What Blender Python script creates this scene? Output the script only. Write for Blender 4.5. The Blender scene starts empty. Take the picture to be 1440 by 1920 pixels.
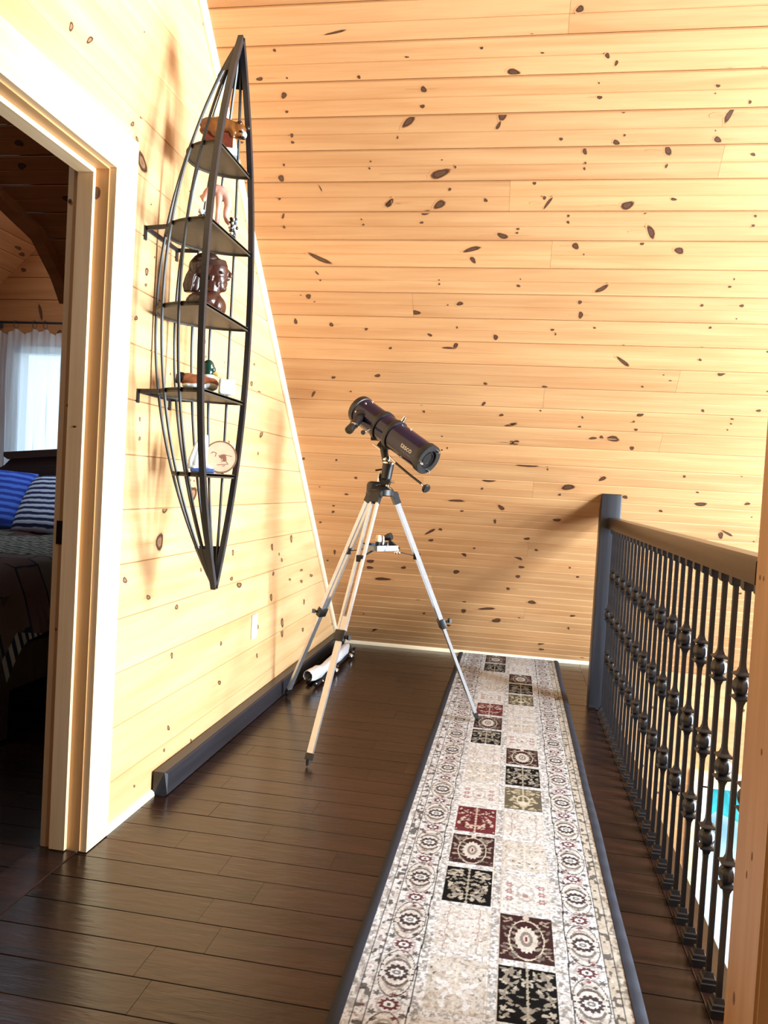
import bpy, bmesh, math, random
import numpy as np
from mathutils import Vector as V, Matrix, Quaternion, noise as mnoise

# ------------------------------------------------------------------ camera, world, lights, exposure
SC = bpy.context.scene
COL = SC.collection
rnd = random.Random(7)
FPX, PITCH, YAW, ROLL, HCAM = 1460.0, -0.0335979717, 0.166568729, 0.057, 1.16
_cy, _sy, _cp, _sp = math.cos(YAW), math.sin(YAW), math.cos(PITCH), math.sin(PITCH)
_F = V((-_sy * _cp, _cy * _cp, _sp)); _R0 = V((_cy, _sy, 0)); _U0 = _R0.cross(_F)
_R = math.cos(ROLL) * _R0 + math.sin(ROLL) * _U0
_U = -math.sin(ROLL) * _R0 + math.cos(ROLL) * _U0
EYE = V((0, 0, HCAM))
cam_d = bpy.data.cameras.new('camera'); cam = bpy.data.objects.new('camera', cam_d); COL.objects.link(cam)
cam.matrix_world = Matrix(((_R.x, _U.x, -_F.x, 0), (_R.y, _U.y, -_F.y, 0), (_R.z, _U.z, -_F.z, HCAM), (0, 0, 0, 1)))
cam_d.sensor_fit = 'VERTICAL'; cam_d.sensor_height = 36; cam_d.sensor_width = 27
cam_d.lens = 36 * FPX / 1920; cam_d.clip_start = 0.05; cam_d.clip_end = 200
SC.camera = cam

SC.view_settings.view_transform = 'Standard'; SC.view_settings.look = 'None'
SC.view_settings.gamma = 1; SC.view_settings.use_curve_mapping = False
SC.view_settings.exposure = -0.10
SC.cycles.use_denoising = True
SC.cycles.max_bounces = 10; SC.cycles.diffuse_bounces = 4; SC.cycles.glossy_bounces = 4
SC.cycles.transparent_max_bounces = 12; SC.cycles.sample_clamp_indirect = 8
SC.cycles.caustics_reflective = False; SC.cycles.caustics_refractive = False

W = bpy.data.worlds.new('sky'); SC.world = W; W.use_nodes = True
_bg = W.node_tree.nodes['Background']; _bg.inputs[0].default_value = (0.72, 0.88, 1.0, 1); _bg.inputs[1].default_value = 2.8

def area(name, loc, direction, sx, sy, watts, col):
    d = bpy.data.lights.new(name, 'AREA'); d.shape = 'RECTANGLE'; d.size = sx; d.size_y = sy
    d.energy = watts; d.color = col
    o = bpy.data.objects.new(name, d); COL.objects.link(o); o.location = loc
    o.rotation_euler = V(direction).to_track_quat('-Z', 'Y').to_euler()
    return o
DAY = (0.80, 0.92, 1.0)
area('daylight_gable_near', (3.60, 1.90, 1.70), (-1, 0, 0), 1.1, 2.8, 800, DAY)
area('daylight_gable_far', (3.60, 3.20, 0.20), (-1, 0, 0), 1.0, 3.0, 360, DAY)
area('daylight_rear', (0.6, -5.35, 1.4), (0, 1, 0), 2.0, 1.4, 45, (0.62, 0.80, 1.0))

# ------------------------------------------------------------------ helpers
def ray(x, y): return (x - 720) * _R - (y - 960) * _U + FPX * _F
def on_z(x, y, z=0.0):
    d = ray(x, y); return EYE + d * ((z - HCAM) / d.z)
def on_x(x, y, X):
    d = ray(x, y); return EYE + d * (X / d.x)
def on_y(x, y, Y):
    d = ray(x, y); return EYE + d * (Y / d.y)
def on_p(x, y, p0, n):
    d = ray(x, y); return EYE + d * ((V(p0) - EYE).dot(V(n)) / d.dot(V(n)))

class MB:
    """collects shapes into one mesh"""
    def __init__(s): s.bm = bmesh.new(); s.knots = None
    def box(s, c, size, M=None, mi=0):
        c = V(c); hx, hy, hz = size[0] / 2, size[1] / 2, size[2] / 2
        vs = []
        for dz in (-hz, hz):
            for dx, dy in ((-hx, -hy), (hx, -hy), (hx, hy), (-hx, hy)):
                p = V((dx, dy, dz)); p = (M @ p) if M is not None else p
                vs.append(s.bm.verts.new(c + p))
        for f in ((3, 2, 1, 0), (4, 5, 6, 7), (0, 1, 5, 4), (1, 2, 6, 5), (2, 3, 7, 6), (3, 0, 4, 7)):
            s.bm.faces.new([vs[i] for i in f]).material_index = mi
        return s
    def bb(s, x0, x1, y0, y1, z0, z1): return s.box(((x0 + x1) / 2, (y0 + y1) / 2, (z0 + z1) / 2), (abs(x1 - x0), abs(y1 - y0), abs(z1 - z0)))
    def tube(s, pts, radii, n=10, up=None, flat=1.0, caps=True):
        pts = [V(p) for p in pts]; rings = []
        if not isinstance(radii, (list, tuple)): radii = [radii] * len(pts)
        ref = V(up) if up is not None else None
        for i, p in enumerate(pts):
            t = (pts[min(i + 1, len(pts) - 1)] - pts[max(i - 1, 0)]).normalized()
            if ref is None: ref = V((0, 0, 1)) if abs(t.z) < .9 else V((0, 1, 0))
            a = ref - t * ref.dot(t)
            if a.length < 1e-6: a = t.orthogonal()
            a.normalize(); b = t.cross(a)
            rings.append([s.bm.verts.new(p + radii[i] * (math.cos(k * 2 * math.pi / n + math.pi / n) * a + flat * math.sin(k * 2 * math.pi / n + math.pi / n) * b)) for k in range(n)])
            ref = a
        for r0, r1 in zip(rings, rings[1:]):
            for k in range(n): s.bm.faces.new((r0[k], r0[(k + 1) % n], r1[(k + 1) % n], r1[k]))
        if caps:
            s.bm.faces.new(rings[0][::-1]); s.bm.faces.new(rings[-1])
        return s
    def cyl(s, p0, p1, r, r1=None, n=20): return s.tube([p0, p1], [r, r if r1 is None else r1], n)
    def bar(s, p0, p1, w, h, up=(0, 0, 1)):
        p0, p1 = V(p0), V(p1); t = (p1 - p0).normalized(); u = V(up) - t * V(up).dot(t)
        if u.length < 1e-5: u = t.orthogonal()
        u.normalize(); b = t.cross(u)
        M = Matrix((t, b, u)).transposed()
        return s.box((p0 + p1) / 2, ((p1 - p0).length, w, h), M)
    def lathe(s, p0, axis, prof, n=24):
        """prof: (distance along axis, radius)"""
        a = V(axis).normalized(); return s.tube([V(p0) + a * d for d, _ in prof], [r for _, r in prof], n) if False else s._lathe(V(p0), a, prof, n)
    def _lathe(s, p0, a, prof, n):
        u = a.orthogonal().normalized(); b = a.cross(u); rings = []
        for d, r in prof:
            rings.append([s.bm.verts.new(p0 + a * d + max(r, 1e-5) * (math.cos(k * 2 * math.pi / n) * u + math.sin(k * 2 * math.pi / n) * b)) for k in range(n)])
        for r0, r1 in zip(rings, rings[1:]):
            for k in range(n): s.bm.faces.new((r0[k], r0[(k + 1) % n], r1[(k + 1) % n], r1[k]))
        s.bm.faces.new(rings[0][::-1]); s.bm.faces.new(rings[-1]); return s
    def ball(s, c, r, sub=2, M=None):
        rr = r if isinstance(r, (tuple, list)) else (r, r, r)
        m = Matrix.Translation(V(c)) @ (M.to_4x4() if M is not None else Matrix()) @ Matrix.Diagonal((rr[0], rr[1], rr[2], 1))
        bmesh.ops.create_icosphere(s.bm, subdivisions=sub, radius=1, matrix=m); return s
    def prism(s, poly, d):
        """poly: list of points, extruded by vector d"""
        d = V(d); a = [s.bm.verts.new(V(p)) for p in poly]; b = [s.bm.verts.new(V(p) + d) for p in poly]
        n = len(a); s.bm.faces.new(a[::-1]); s.bm.faces.new(b)
        for k in range(n): s.bm.faces.new((a[k], a[(k + 1) % n], b[(k + 1) % n], b[k]))
        return s
    def mesh(s, name, smooth=True, ang=38, fix=True):
        if fix: bmesh.ops.recalc_face_normals(s.bm, faces=s.bm.faces[:])
        me = bpy.data.meshes.new(name); s.bm.to_mesh(me); s.bm.free()
        if smooth and len(me.polygons):
            me.polygons.foreach_set('use_smooth', [True] * len(me.polygons)); me.set_sharp_from_angle(angle=math.radians(ang))
        return me

def bev(mb, off, seg):
    bmesh.ops.recalc_face_normals(mb.bm, faces=mb.bm.faces[:])
    bmesh.ops.bevel(mb.bm, geom=mb.bm.verts[:] + mb.bm.edges[:], offset=off, segments=seg, profile=.5, affect='EDGES')

def obj(name, mb, m, parent=None, smooth=True, ang=38, loc=None, rot=None, **kw):
    me = mb.mesh(name, smooth, ang) if isinstance(mb, MB) else mb
    if m is not None and not len(me.materials): me.materials.append(m)
    o = bpy.data.objects.new(name, me); COL.objects.link(o)
    if parent is not None: o.parent = parent
    if loc is not None: o.location = loc
    if rot is not None: o.rotation_euler = rot
    for k, v in kw.items(): o[k] = v
    return o
def thing(name, label, cat, loc=(0, 0, 0), group=None):
    o = bpy.data.objects.new(name, None); COL.objects.link(o); o.empty_display_size = .05
    o.location = loc; o['label'] = label; o['category'] = cat
    if group: o['group'] = group
    return o
def part(name, mb, m, root, smooth=True, ang=38, label=None):
    """mesh built in world coordinates, parented to a thing whose origin may be elsewhere"""
    o = obj(name, mb, m, root, smooth, ang)
    off = V((0, 0, 0)); r = root
    while r is not None: off += r.location; r = r.parent
    o.data.transform(Matrix.Translation(-off))
    if label: o['label'] = label
    return o
def tag(o, label, cat, group=None):
    o['label'] = label; o['category'] = cat
    if group: o['group'] = group
    return o
def struct(name, mb, m, **kw):
    o = obj(name, mb, m, **kw); o['kind'] = 'structure'; return o
def regrain(o, axis):
    """turn an object's own axes so that local x (the grain) runs along a world axis; the shape stays put"""
    ex = V(axis).normalized(); ey = V((0, 1, 0)) if abs(ex.y) < .9 else V((0, 0, 1)); ez = ex.cross(ey)
    M = Matrix((ex, ey, ez)).transposed().to_4x4(); o.data.transform(M.inverted()); o.matrix_local = M; return o
def bake(o):
    """replace an object's mesh by its evaluated one"""
    bpy.context.view_layer.update()
    dg = bpy.context.evaluated_depsgraph_get()
    me = bpy.data.meshes.new_from_object(o.evaluated_get(dg)); o.modifiers.clear(); o.data = me; return me
def blob(mb, voxel, smooth=4):
    """one continuous carved surface from overlapping shapes"""
    me = mb.mesh('carved', True, 180); o = bpy.data.objects.new('tmp', me); COL.objects.link(o)
    r = o.modifiers.new('r', 'REMESH'); r.mode = 'VOXEL'; r.voxel_size = voxel
    q = o.modifiers.new('s', 'SMOOTH'); q.iterations = smooth; q.factor = .5
    res = bake(o); bpy.data.objects.remove(o)
    res.polygons.foreach_set('use_smooth', [True] * len(res.polygons)); return res

# ------------------------------------------------------------------ materials
def srgb(r, g, b):
    f = lambda c: (c / 255) / 12.92 if c / 255 <= .04045 else (((c / 255) + .055) / 1.055) ** 2.4
    return (f(r), f(g), f(b), 1)
class NT:
    def __init__(s, name):
        s.m = bpy.data.materials.new(name); s.m.use_nodes = True; s.t = s.m.node_tree
        s.b = s.t.nodes['Principled BSDF']
    def n(s, kind, **kw):
        nd = s.t.nodes.new('ShaderNode' + kind)
        for k, v in kw.items():
            if k.startswith('i_'): nd.inputs[k[2:].replace('_', ' ')].default_value = v
            else: setattr(nd, k, v)
        return nd
    def l(s, a, b): s.t.links.new(a, b)
    def ramp(s, src, stops):
        r = s.n('ValToRGB'); e = r.color_ramp.elements
        while len(e) < len(stops): e.new(.5)
        for el, (p, c) in zip(e, stops): el.position = p; el.color = c
        s.l(src, r.inputs[0]); return r.outputs[0]
    def mix(s, fac, a, b, mode='MIX'):
        m = s.n('Mix', data_type='RGBA', blend_type=mode)
        for sock, v in ((m.inputs[0], fac), (m.inputs[6], a), (m.inputs[7], b)):
            if hasattr(v, 'is_output'): s.l(v, sock)
            else: sock.default_value = v
        return m.outputs[2]
    def math(s, op, a, b=0.0, clamp=False):
        m = s.n('Math', operation=op, use_clamp=clamp)
        for sock, v in ((m.inputs[0], a), (m.inputs[1], b)):
            if hasattr(v, 'is_output'): s.l(v, sock)
            else: sock.default_value = v
        return m.outputs[0]
    def bump(s, h, strength=.3, dist=.002):
        b = s.n('Bump'); b.inputs['Strength'].default_value = strength; b.inputs['Distance'].default_value = dist
        s.l(h, b.inputs['Height']); s.l(b.outputs[0], s.b.inputs['Normal'])
def plain(name, col, rough=.5, metal=0.0, var=.12, scale=30, bump=0.0, spec=.5):
    t = NT(name); co = t.n('TexCoord'); nz = t.n('TexNoise', i_Scale=scale, i_Detail=4.0); t.l(co.outputs['Object'], nz.inputs[0])
    a = tuple(c * (1 - var) for c in col[:3]) + (1,); b = tuple(min(1, c * (1 + var)) for c in col[:3]) + (1,)
    t.l(t.ramp(nz.outputs[0], [(.3, a), (.7, b)]), t.b.inputs['Base Color'])
    t.b.inputs['Roughness'].default_value = rough; t.b.inputs['Metallic'].default_value = metal
    t.b.inputs['Specular IOR Level'].default_value = spec
    if bump: t.bump(nz.outputs[0], bump)
    return t.m
def wood(name, light, dark, stretch=(1.3, 26, 26), rough=.45, rand=.16, knots=True, bump=.12, fig=.5, scrape=0.0, coat=0.0, spec=.5, ring=False):
    """boards: local X runs along the grain"""
    t = NT(name); co = t.n('TexCoord'); oi = t.n('ObjectInfo')
    off = t.n('VectorMath', operation='SCALE'); off.inputs[0].default_value = (37, 19, 23); t.l(oi.outputs['Random'], off.inputs['Scale'])
    add = t.n('VectorMath', operation='ADD'); t.l(co.outputs['Object'], add.inputs[0]); t.l(off.outputs[0], add.inputs[1])
    mp = t.n('Mapping'); mp.inputs['Scale'].default_value = stretch; t.l(add.outputs[0], mp.inputs[0])
    g1 = t.n('TexNoise', i_Scale=1.0, i_Detail=5.0, i_Roughness=.6, i_Distortion=.5); t.l(mp.outputs[0], g1.inputs[0])
    mp2 = t.n('Mapping'); mp2.inputs['Scale'].default_value = (stretch[0] * .55, stretch[1] * .35, stretch[2] * .35); t.l(add.outputs[0], mp2.inputs[0])
    g2 = t.n('TexNoise', i_Scale=1.0, i_Detail=2.0, i_Distortion=1.2); t.l(mp2.outputs[0], g2.inputs[0])
    mp3 = t.n('Mapping'); mp3.inputs['Scale'].default_value = (stretch[0] * 3, stretch[1] * 7, stretch[2] * 7); t.l(add.outputs[0], mp3.inputs[0])
    g3 = t.n('TexNoise', i_Scale=1.0, i_Detail=3.0); t.l(mp3.outputs[0], g3.inputs[0])
    mixv = t.math('ADD', t.math('MULTIPLY', g1.outputs[0], .5), t.math('MULTIPLY', g2.outputs[0], fig))
    mixv = t.math('ADD', mixv, t.math('MULTIPLY', g3.outputs[0], .18))
    mid = tuple((a + b) / 2 for a, b in zip(light, dark))
    lo = .09 + .25 + fig * .25; hi = .09 + .25 + fig * .78
    col = t.ramp(mixv, [(lo, light), ((lo + hi) / 2, mid), (hi, dark)])
    hs = t.n('HueSaturation'); hs.inputs['Hue'].default_value = .5
    t.l(t.math('ADD', t.math('MULTIPLY', oi.outputs['Random'], rand), 1 - rand / 2), hs.inputs['Value'])
    t.l(col, hs.inputs['Color']); col = hs.outputs[0]
    if knots:
        at = t.n('Attribute', attribute_name='knot')
        kc = t.ramp(at.outputs['Fac'], [(0, (.42, .20, .08, 1)), (.35, (.22, .085, .03, 1)), (.72, (.032, .013, .007, 1)), (1.0, (.10, .044, .020, 1))] if not ring else [(0, (.42, .20, .08, 1)), (.45, (.16, .06, .025, 1)), (.62, (.03, .012, .008, 1)), (.82, (.10, .045, .022, 1)), (1.0, (.30, .16, .08, 1))])
        kf = t.math('MULTIPLY', at.outputs['Fac'], 2.2, True)
        col = t.mix(kf, col, kc)
    t.l(col, t.b.inputs['Base Color']); t.b.inputs['Roughness'].default_value = rough
    t.b.inputs['Coat Weight'].default_value = coat; t.b.inputs['Coat Roughness'].default_value = .25
    t.b.inputs['Specular IOR Level'].default_value = spec
    if scrape:
        ms = t.n('Mapping'); ms.inputs['Scale'].default_value = (9, 34, 20); t.l(add.outputs[0], ms.inputs[0])
        s1 = t.n('TexNoise', i_Scale=1.0, i_Detail=2.0, i_Distortion=.4); t.l(ms.outputs[0], s1.inputs[0])
        t.bump(t.math('ADD', s1.outputs[0], t.math('MULTIPLY', g3.outputs[0], .25)), scrape, .004)
    elif bump: t.bump(g3.outputs[0], bump, .001)
    return t.m

M_PINE = wood('pine_boards', srgb(198, 152, 105), srgb(180, 130, 84))
M_PINE_WALL = wood('pine_wall_boards', srgb(222, 182, 134), srgb(206, 160, 110), rand=.08, ring=True)
M_TRIM = wood('pine_trim', srgb(244, 216, 172), srgb(230, 194, 146), rand=.06)
M_JAMB = wood('pine_jamb', srgb(214, 166, 112), srgb(196, 144, 90), rand=.06)
M_PINE_BED = wood('dimmed_bedroom_boards', srgb(176, 120, 76), srgb(152, 98, 58), rand=.1)  # same pine, with the bedroom's dimness put into a darker colour
M_PALETRIM = wood('pale_trim', srgb(240, 226, 200), srgb(226, 206, 172), rand=.03)
M_POST = wood('pine_post', srgb(178, 142, 104), srgb(160, 122, 84), rand=.04)
M_FLOOR = wood('walnut_floor', srgb(42, 24, 17), srgb(22, 13, 10), stretch=(2.0, 40, 40), rough=.25, rand=.6, knots=False, scrape=.35, fig=.4, spec=.5)
M_DARK = wood('dark_stained_wood', srgb(38, 39, 46), srgb(25, 25, 30), rough=.4, knots=False, rand=.05)
M_HANDRAIL = wood('dark_brown_handrail', srgb(48, 34, 23), srgb(32, 23, 16), rough=.28, knots=False, rand=.05)
M_REAR_DARK = wood('dark_rear_shell', srgb(84, 62, 42), srgb(56, 40, 26), rough=.35, knots=False, rand=.05)  # dark colour given to the unseen rear shell to cut bounced light
M_BED = wood('dark_bed_wood', srgb(58, 40, 34), srgb(34, 23, 20), rough=.5, knots=False, rand=.05)
M_SUB = plain('subfloor', srgb(60, 44, 34), .8)
M_IRON = plain('black_iron', srgb(26, 28, 34), .42, 0, .2, 60, 0, .6)
M_BRONZE = plain('bronze_iron', srgb(26, 24, 26), .34, .15, .25, 40, 0, .6)
M_SHELF = plain('shelf_plate_metal', srgb(66, 58, 46), .5, .3, .12, 40)
M_ALU = plain('aluminium', srgb(200, 202, 206), .32, .9, .05, 40)
M_CHROME = plain('chrome', srgb(225, 225, 225), .12, 1.0, .02, 20)
M_BLACK = plain('black_plastic', srgb(20, 20, 22), .4, 0, .2, 50)
M_TUBE = plain('midnight_blue_enamel', srgb(18, 12, 46), .22, .1, .12, 8)
M_GLASSDK = plain('dark_lens', srgb(10, 10, 12), .35)
M_TRAY = plain('tray_metal', srgb(120, 130, 146), .25, .9, .05, 30)
M_WHITE = plain('white_plastic', srgb(240, 240, 236), .35, 0, .02)
M_PAINT = plain('white_lettering', srgb(235, 235, 235), .5, 0, .02)

def attr_floats(me, name, vals):
    a = me.attributes.new(name, 'FLOAT', 'POINT'); a.data.foreach_set('value', vals)

def plank(name, L, w, th, m, parent, M, knots=(), groove=.005, depth=.0045, centre=True, poly=None):
    """board: local x along length 0..L, y 0..w, z outwards; poly gives the end cuts (x at y=0 and y=w)"""
    bm = bmesh.new(); g = groove
    if centre: prof = [(.0008, -depth), (g, 0), (w / 2 - g * .6, 0), (w / 2, -depth * .5), (w / 2 + g * .6, 0), (w - g, 0), (w - .0008, -depth)]
    else: prof = [(.0006, -depth), (g, 0), (w - g, 0), (w - .0006, -depth)]
    prof = [(.0008, -th)] + prof + [(w - .0008, -th)]
    a0, a1, b0, b1 = poly if poly else (0, 0, L, L)
    A = [bm.verts.new((a0 + (a1 - a0) * y / w + .0004, y, z)) for y, z in prof]
    B = [bm.verts.new((b0 + (b1 - b0) * y / w - .0004, y, z)) for y, z in prof]
    n = len(prof)
    for k in range(n - 1): bm.faces.new((A[k], B[k], B[k + 1], A[k + 1]))
    bm.faces.new(A); bm.faces.new(B[::-1])
    vals = [0.0] * len(bm.verts)
    for (cx, cy, ax, ay, bx, by) in knots:
        seg = 12; rings = []
        ph = rnd.random() * 6
        for rr, kv in ((0, .9), (.5, 1.0), (.78, .72), (1.0, .55), (1.22, .12), (1.55, 0)):
            ring = []
            for s in range(1 if rr == 0 else seg):
                th_ = s * 2 * math.pi / seg
                q = rr * (1 + .13 * math.sin(2 * th_ + ph) + .1 * math.sin(3 * th_ + 2 * ph))
                x = cx + q * (ax * math.cos(th_) + bx * math.sin(th_)); y = cy + q * (ay * math.cos(th_) + by * math.sin(th_))
                y = min(max(y, g), w - g)
                ylim = y / w
                x = min(max(x, a0 + (a1 - a0) * ylim + .001), b0 + (b1 - b0) * ylim - .001)
                ring.append(bm.verts.new((x, y, .0004))); vals.append(kv)
            rings.append(ring)
        big = max(abs(ax), abs(bx)); tall = max(abs(ay), abs(by), .003)
        if big > .008 and rnd.random() < .6:      # grain streak running out of the knot along the board
            for sg in (-1, 1):
                if rnd.random() < .3: continue
                ln = big * rnd.uniform(1.5, 3.5); hh = tall * rnd.uniform(.2, .45); tc = bm.verts.new((min(max(cx + sg * (big * 1.15 + ln * .35), a0 + .01), b0 - .01), min(max(cy, g), w - g), .0007)); vals.append(rnd.uniform(.12, .26)); tr = []
                for q_ in range(10):
                    an = q_ * 2 * math.pi / 10; x = min(max(cx + sg * (big * 1.1 + ln) + ln * math.cos(an), a0 + .002), b0 - .002)
                    tr.append(bm.verts.new((x, min(max(cy + hh * math.sin(an), g), w - g), .0007))); vals.append(0.0)
                for q_ in range(10): bm.faces.new((tc, tr[q_], tr[(q_ + 1) % 10]))
        for s in range(seg): 
            bm.faces.new((rings[0][0], rings[1][s], rings[1][(s + 1) % seg]))
            for r0, r1 in zip(rings[1:], rings[2:]): bm.faces.new((r0[s], r1[s], r1[(s + 1) % seg], r0[(s + 1) % seg]))
    me = bpy.data.meshes.new(name); bm.to_mesh(me); bm.free(); attr_floats(me, 'knot', vals)
    me.materials.append(m)
    o = bpy.data.objects.new(name, me); COL.objects.link(o); o.parent = parent; o.matrix_local = M
    return o

def knot_pts(crop, lst):
    """rows (x, y, half width, half height, tilt) in the pixels of one crop -> photo pixels"""
    ox, oy, s = crop
    return [(ox + k[0] * s, oy + k[1] * s, max(k[2] * s * .88, 1.0), max(k[3] * s * .88, 1.0), math.radians(k[4]) if len(k) > 4 else 0) for k in lst]
K_CEIL = knot_pts((380, 0, .3611), [(690,168,55,7,-12),(373,261,9,8),(1060,296,11,5),(296,410,17,11),(438,405,6,5),(811,400,10,9),(422,495,16,16),(437,580,8,8),(1147,464,16,17),(1141,552,12,11),(1070,630,50,17,-48),(463,703,8,13),(467,739,9,8),(204,739,7,7),(1012,714,5,8),(422,856,7,7),(408,926,17,18,-30),(872,838,5,5),(866,874,6,6),(1232,902,52,24,-24),(1243,830,4,4),(1310,868,8,8),(612,978,20,3,60),(399,1032,7,8),(970,1054,27,15,-45),(1283,983,9,8),(1230,1062,38,18,-38),(1160,1100,22,8,-15)])
K_CEIL += knot_pts((900, 0, .375), [(500,45,21,18,-20),(262,173,12,6),(8,240,8,8),(312,264,9,5),(637,278,13,14),(682,315,9,14,20),(167,360,33,17),(1243,345,24,8),(1420,335,14,4),(595,415,5,5),(598,487,13,10),(1190,429,11,9),(1177,467,4,4),(1350,510,9,9),(112,582,26,18,-20),(92,628,26,8,-58),(718,557,13,8),(405,695,9,9),(723,676,7,6),(681,712,20,12,30),(1245,575,50,13,-55),(1178,653,4,4),(1188,698,22,14,40),(524,757,12,16),(527,815,7,6),(522,843,7,7),(940,752,17,28),(932,830,6,13,25),(1365,772,14,8),(272,916,9,9),(28,1001,10,10),(322,989,10,9),(340,1015,40,7,-55),(736,1027,33,22,-25),(968,996,15,8)])
K_CEIL += knot_pts((480, 380, .3333), [(745,8,22,13,-40),(955,60,24,10,-15),(153,75,7,18,10),(158,137,8,9),(593,94,5,5),(604,124,7,6),(932,112,11,7),(1387,187,30,17,20),(360,315,68,14,25),(1215,262,55,12,-18),(1220,322,22,13,40),(343,395,13,6,45),(362,436,6,5),(1030,435,5,4),(1031,458,6,6),(295,527,17,13),(252,521,5,4),(329,557,5,4),(897,618,28,14),(1147,568,20,11),(1079,576,5,4),(223,668,10,17),(424,686,12,12),(620,711,11,7),(978,744,14,8,30),(1131,702,6,6),(1348,757,17,13,45),(395,766,6,3),(756,818,9,7),(1122,805,11,22,30),(1080,817,36,6),(436,983,14,7),(684,973,16,10),(1290,1018,11,8),(323,1075,19,8,-55),(533,1062,6,5),(1280,1132,16,8,-40),(930,1136,6,5),(944,1175,9,6),(1380,1195,14,7),(1423,1261,14,5),(1437,1350,13,11),(1046,1391,5,5),(1076,1380,5,5),(1046,1314,5,4)])
K_CEIL += knot_pts((960, 380, .3333), [(38,50,11,6),(317,74,9,7),(315,110,10,8),(33,148,9,7),(28,170,8,6),(756,52,16,7,-40),(782,165,42,19,62),(1365,47,11,5),(1369,75,10,7),(1357,129,9,9),(357,244,21,18),(404,291,5,5),(732,229,12,11),(940,270,30,18),(48,430,4,4),(36,468,11,8),(505,484,40,14,-28),(1225,473,12,6),(1250,430,5,6),(382,560,13,10),(386,632,15,19),(1068,578,10,8),(1292,580,13,9),(1263,653,5,4),(227,715,13,6),(464,704,8,6),(1115,703,9,7),(245,740,5,7),(627,803,8,4),(625,895,42,12,40),(1069,817,10,6),(1058,884,9,8),(1437,835,6,11),(853,969,5,4),(890,1001,8,4),(183,1035,16,6),(733,1035,9,5),(1178,960,28,13,-8),(1437,1062,6,5),(160,1170,6,5),(722,1190,25,12,-30),(684,1232,8,6),(697,1277,10,8),(1073,1170,10,8),(1387,1170,14,8),(1238,1217,10,6),(1232,1244,7,5),(1212,1278,5,5),(8,1247,18,8),(20,1350,22,14),(455,1325,24,7),(503,1320,12,10),(568,1328,38,16),(674,1381,15,10),(380,1260,9,6),(396,1208,6,7)])
K_CEIL += knot_pts((540, 780, .4167), [(1000,40,28,7,-15),(1080,222,58,7),(1168,225,6,5),(1168,240,5,4),(905,290,30,8),(873,327,6,5),(1260,320,32,13),(1222,354,7,5),(1415,282,20,8,-30),(68,192,9,6),(218,198,6,5),(305,278,8,5),(142,316,6,4),(263,352,8,5),(205,404,6,4),(203,431,8,5),(146,478,7,4),(758,381,40,5),(959,412,16,10,40),(931,474,7,9),(783,426,8,6),(640,520,26,6,-25),(686,510,9,5),(643,559,11,6),(838,595,6,4),(792,621,13,9,40),(1035,637,22,7,30),(1050,680,13,6),(1034,722,10,8),(1268,683,5,4),(1303,724,7,5),(1117,603,8,5),(1075,552,13,6),(1210,468,22,6),(757,701,16,8),(520,682,11,7),(371,653,16,9),(368,682,15,7),(425,733,36,7),(210,612,6,10),(178,650,5,4),(1097,838,20,8),(990,777,8,7),(585,824,10,5),(793,838,8,6),(790,877,13,8),(895,867,38,6),(938,920,20,10),(1040,909,6,4),(1280,899,14,4),(1262,955,5,6),(395,957,20,7,-30),(722,942,8,5),(1140,1023,18,6,-20),(1140,1050,12,5),(1325,1085,10,5),(612,888,8,4),(340,890,4,3)])
K_CEIL += knot_pts((1040, 880, .2778), [(475,187,20,11),(963,155,11,6),(985,235,50,12),(1300,233,22,9),(715,281,15,8),(875,48,12,8),(1262,46,8,5),(1120,445,20,22),(1165,432,40,9,30),(1343,487,8,4),(1330,322,5,4),(1250,838,14,7),(1160,1300,10,6)])
K_WALL = knot_pts((180, 860, .3333), [(386,284,16,22),(357,468,22,48,12),(162,684,12,18),(294,780,11,15),(453,835,9,15),(805,711,13,17),(762,675,8,12),(770,528,6,16),(745,343,9,19),(990,497,7,18),(1098,450,7,20),(1045,570,5,12),(1030,537,4,8),(997,647,6,12),(985,780,7,19),(1047,923,8,25),(1046,977,8,25),(910,947,5,12),(703,1040,6,12),(905,1108,5,13),(694,1260,8,14),(426,1107,7,17),(1170,805,5,14),(1163,962,5,13),(407,1515,7,15),(383,1640,5,11),(534,1585,5,10),(215,1842,5,9),(78,1387,5,15),(70,1603,7,18),(1330,930,5,8),(542,200,22,52,10),(1155,627,8,7),(1210,657,8,9),(1090,680,6,8),(1155,690,8,8),(590,625,5,12),(530,120,5,8),(552,125,5,6)])
K_WALL += knot_pts((0, 0, .3333), [(400,150,13,27),(812,180,4,5),(745,698,10,15),(795,660,8,10,-40),(770,785,7,19,-15),(800,915,20,70,-20),(825,1528,11,21),(765,1790,10,13),(870,1447,4,6),(820,1603,8,8),(850,1150,4,5),(1068,1077,4,5),(1360,800,5,6),(1230,200,5,6),(505,225,16,22,40)])
K_WALL += knot_pts((240, 620, .1806), [(798,115,9,24),(808,270,7,14),(1282,550,12,30),(122,918,10,22),(120,1120,12,22),(1385,1070,16,44,10),(1048,1155,8,16),(1350,1275,8,16),(1310,350,8,14),(1360,640,14,18),(440,450,5,16),(1000,330,4,4)])

# ------------------------------------------------------------------ the room shell
ROOF = 5.56                                   # roof plane: z = ROOF - y (45 degrees)
N_ROOF = V((0, -1, -1)).normalized()
S2 = math.sqrt(.5)
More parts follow.
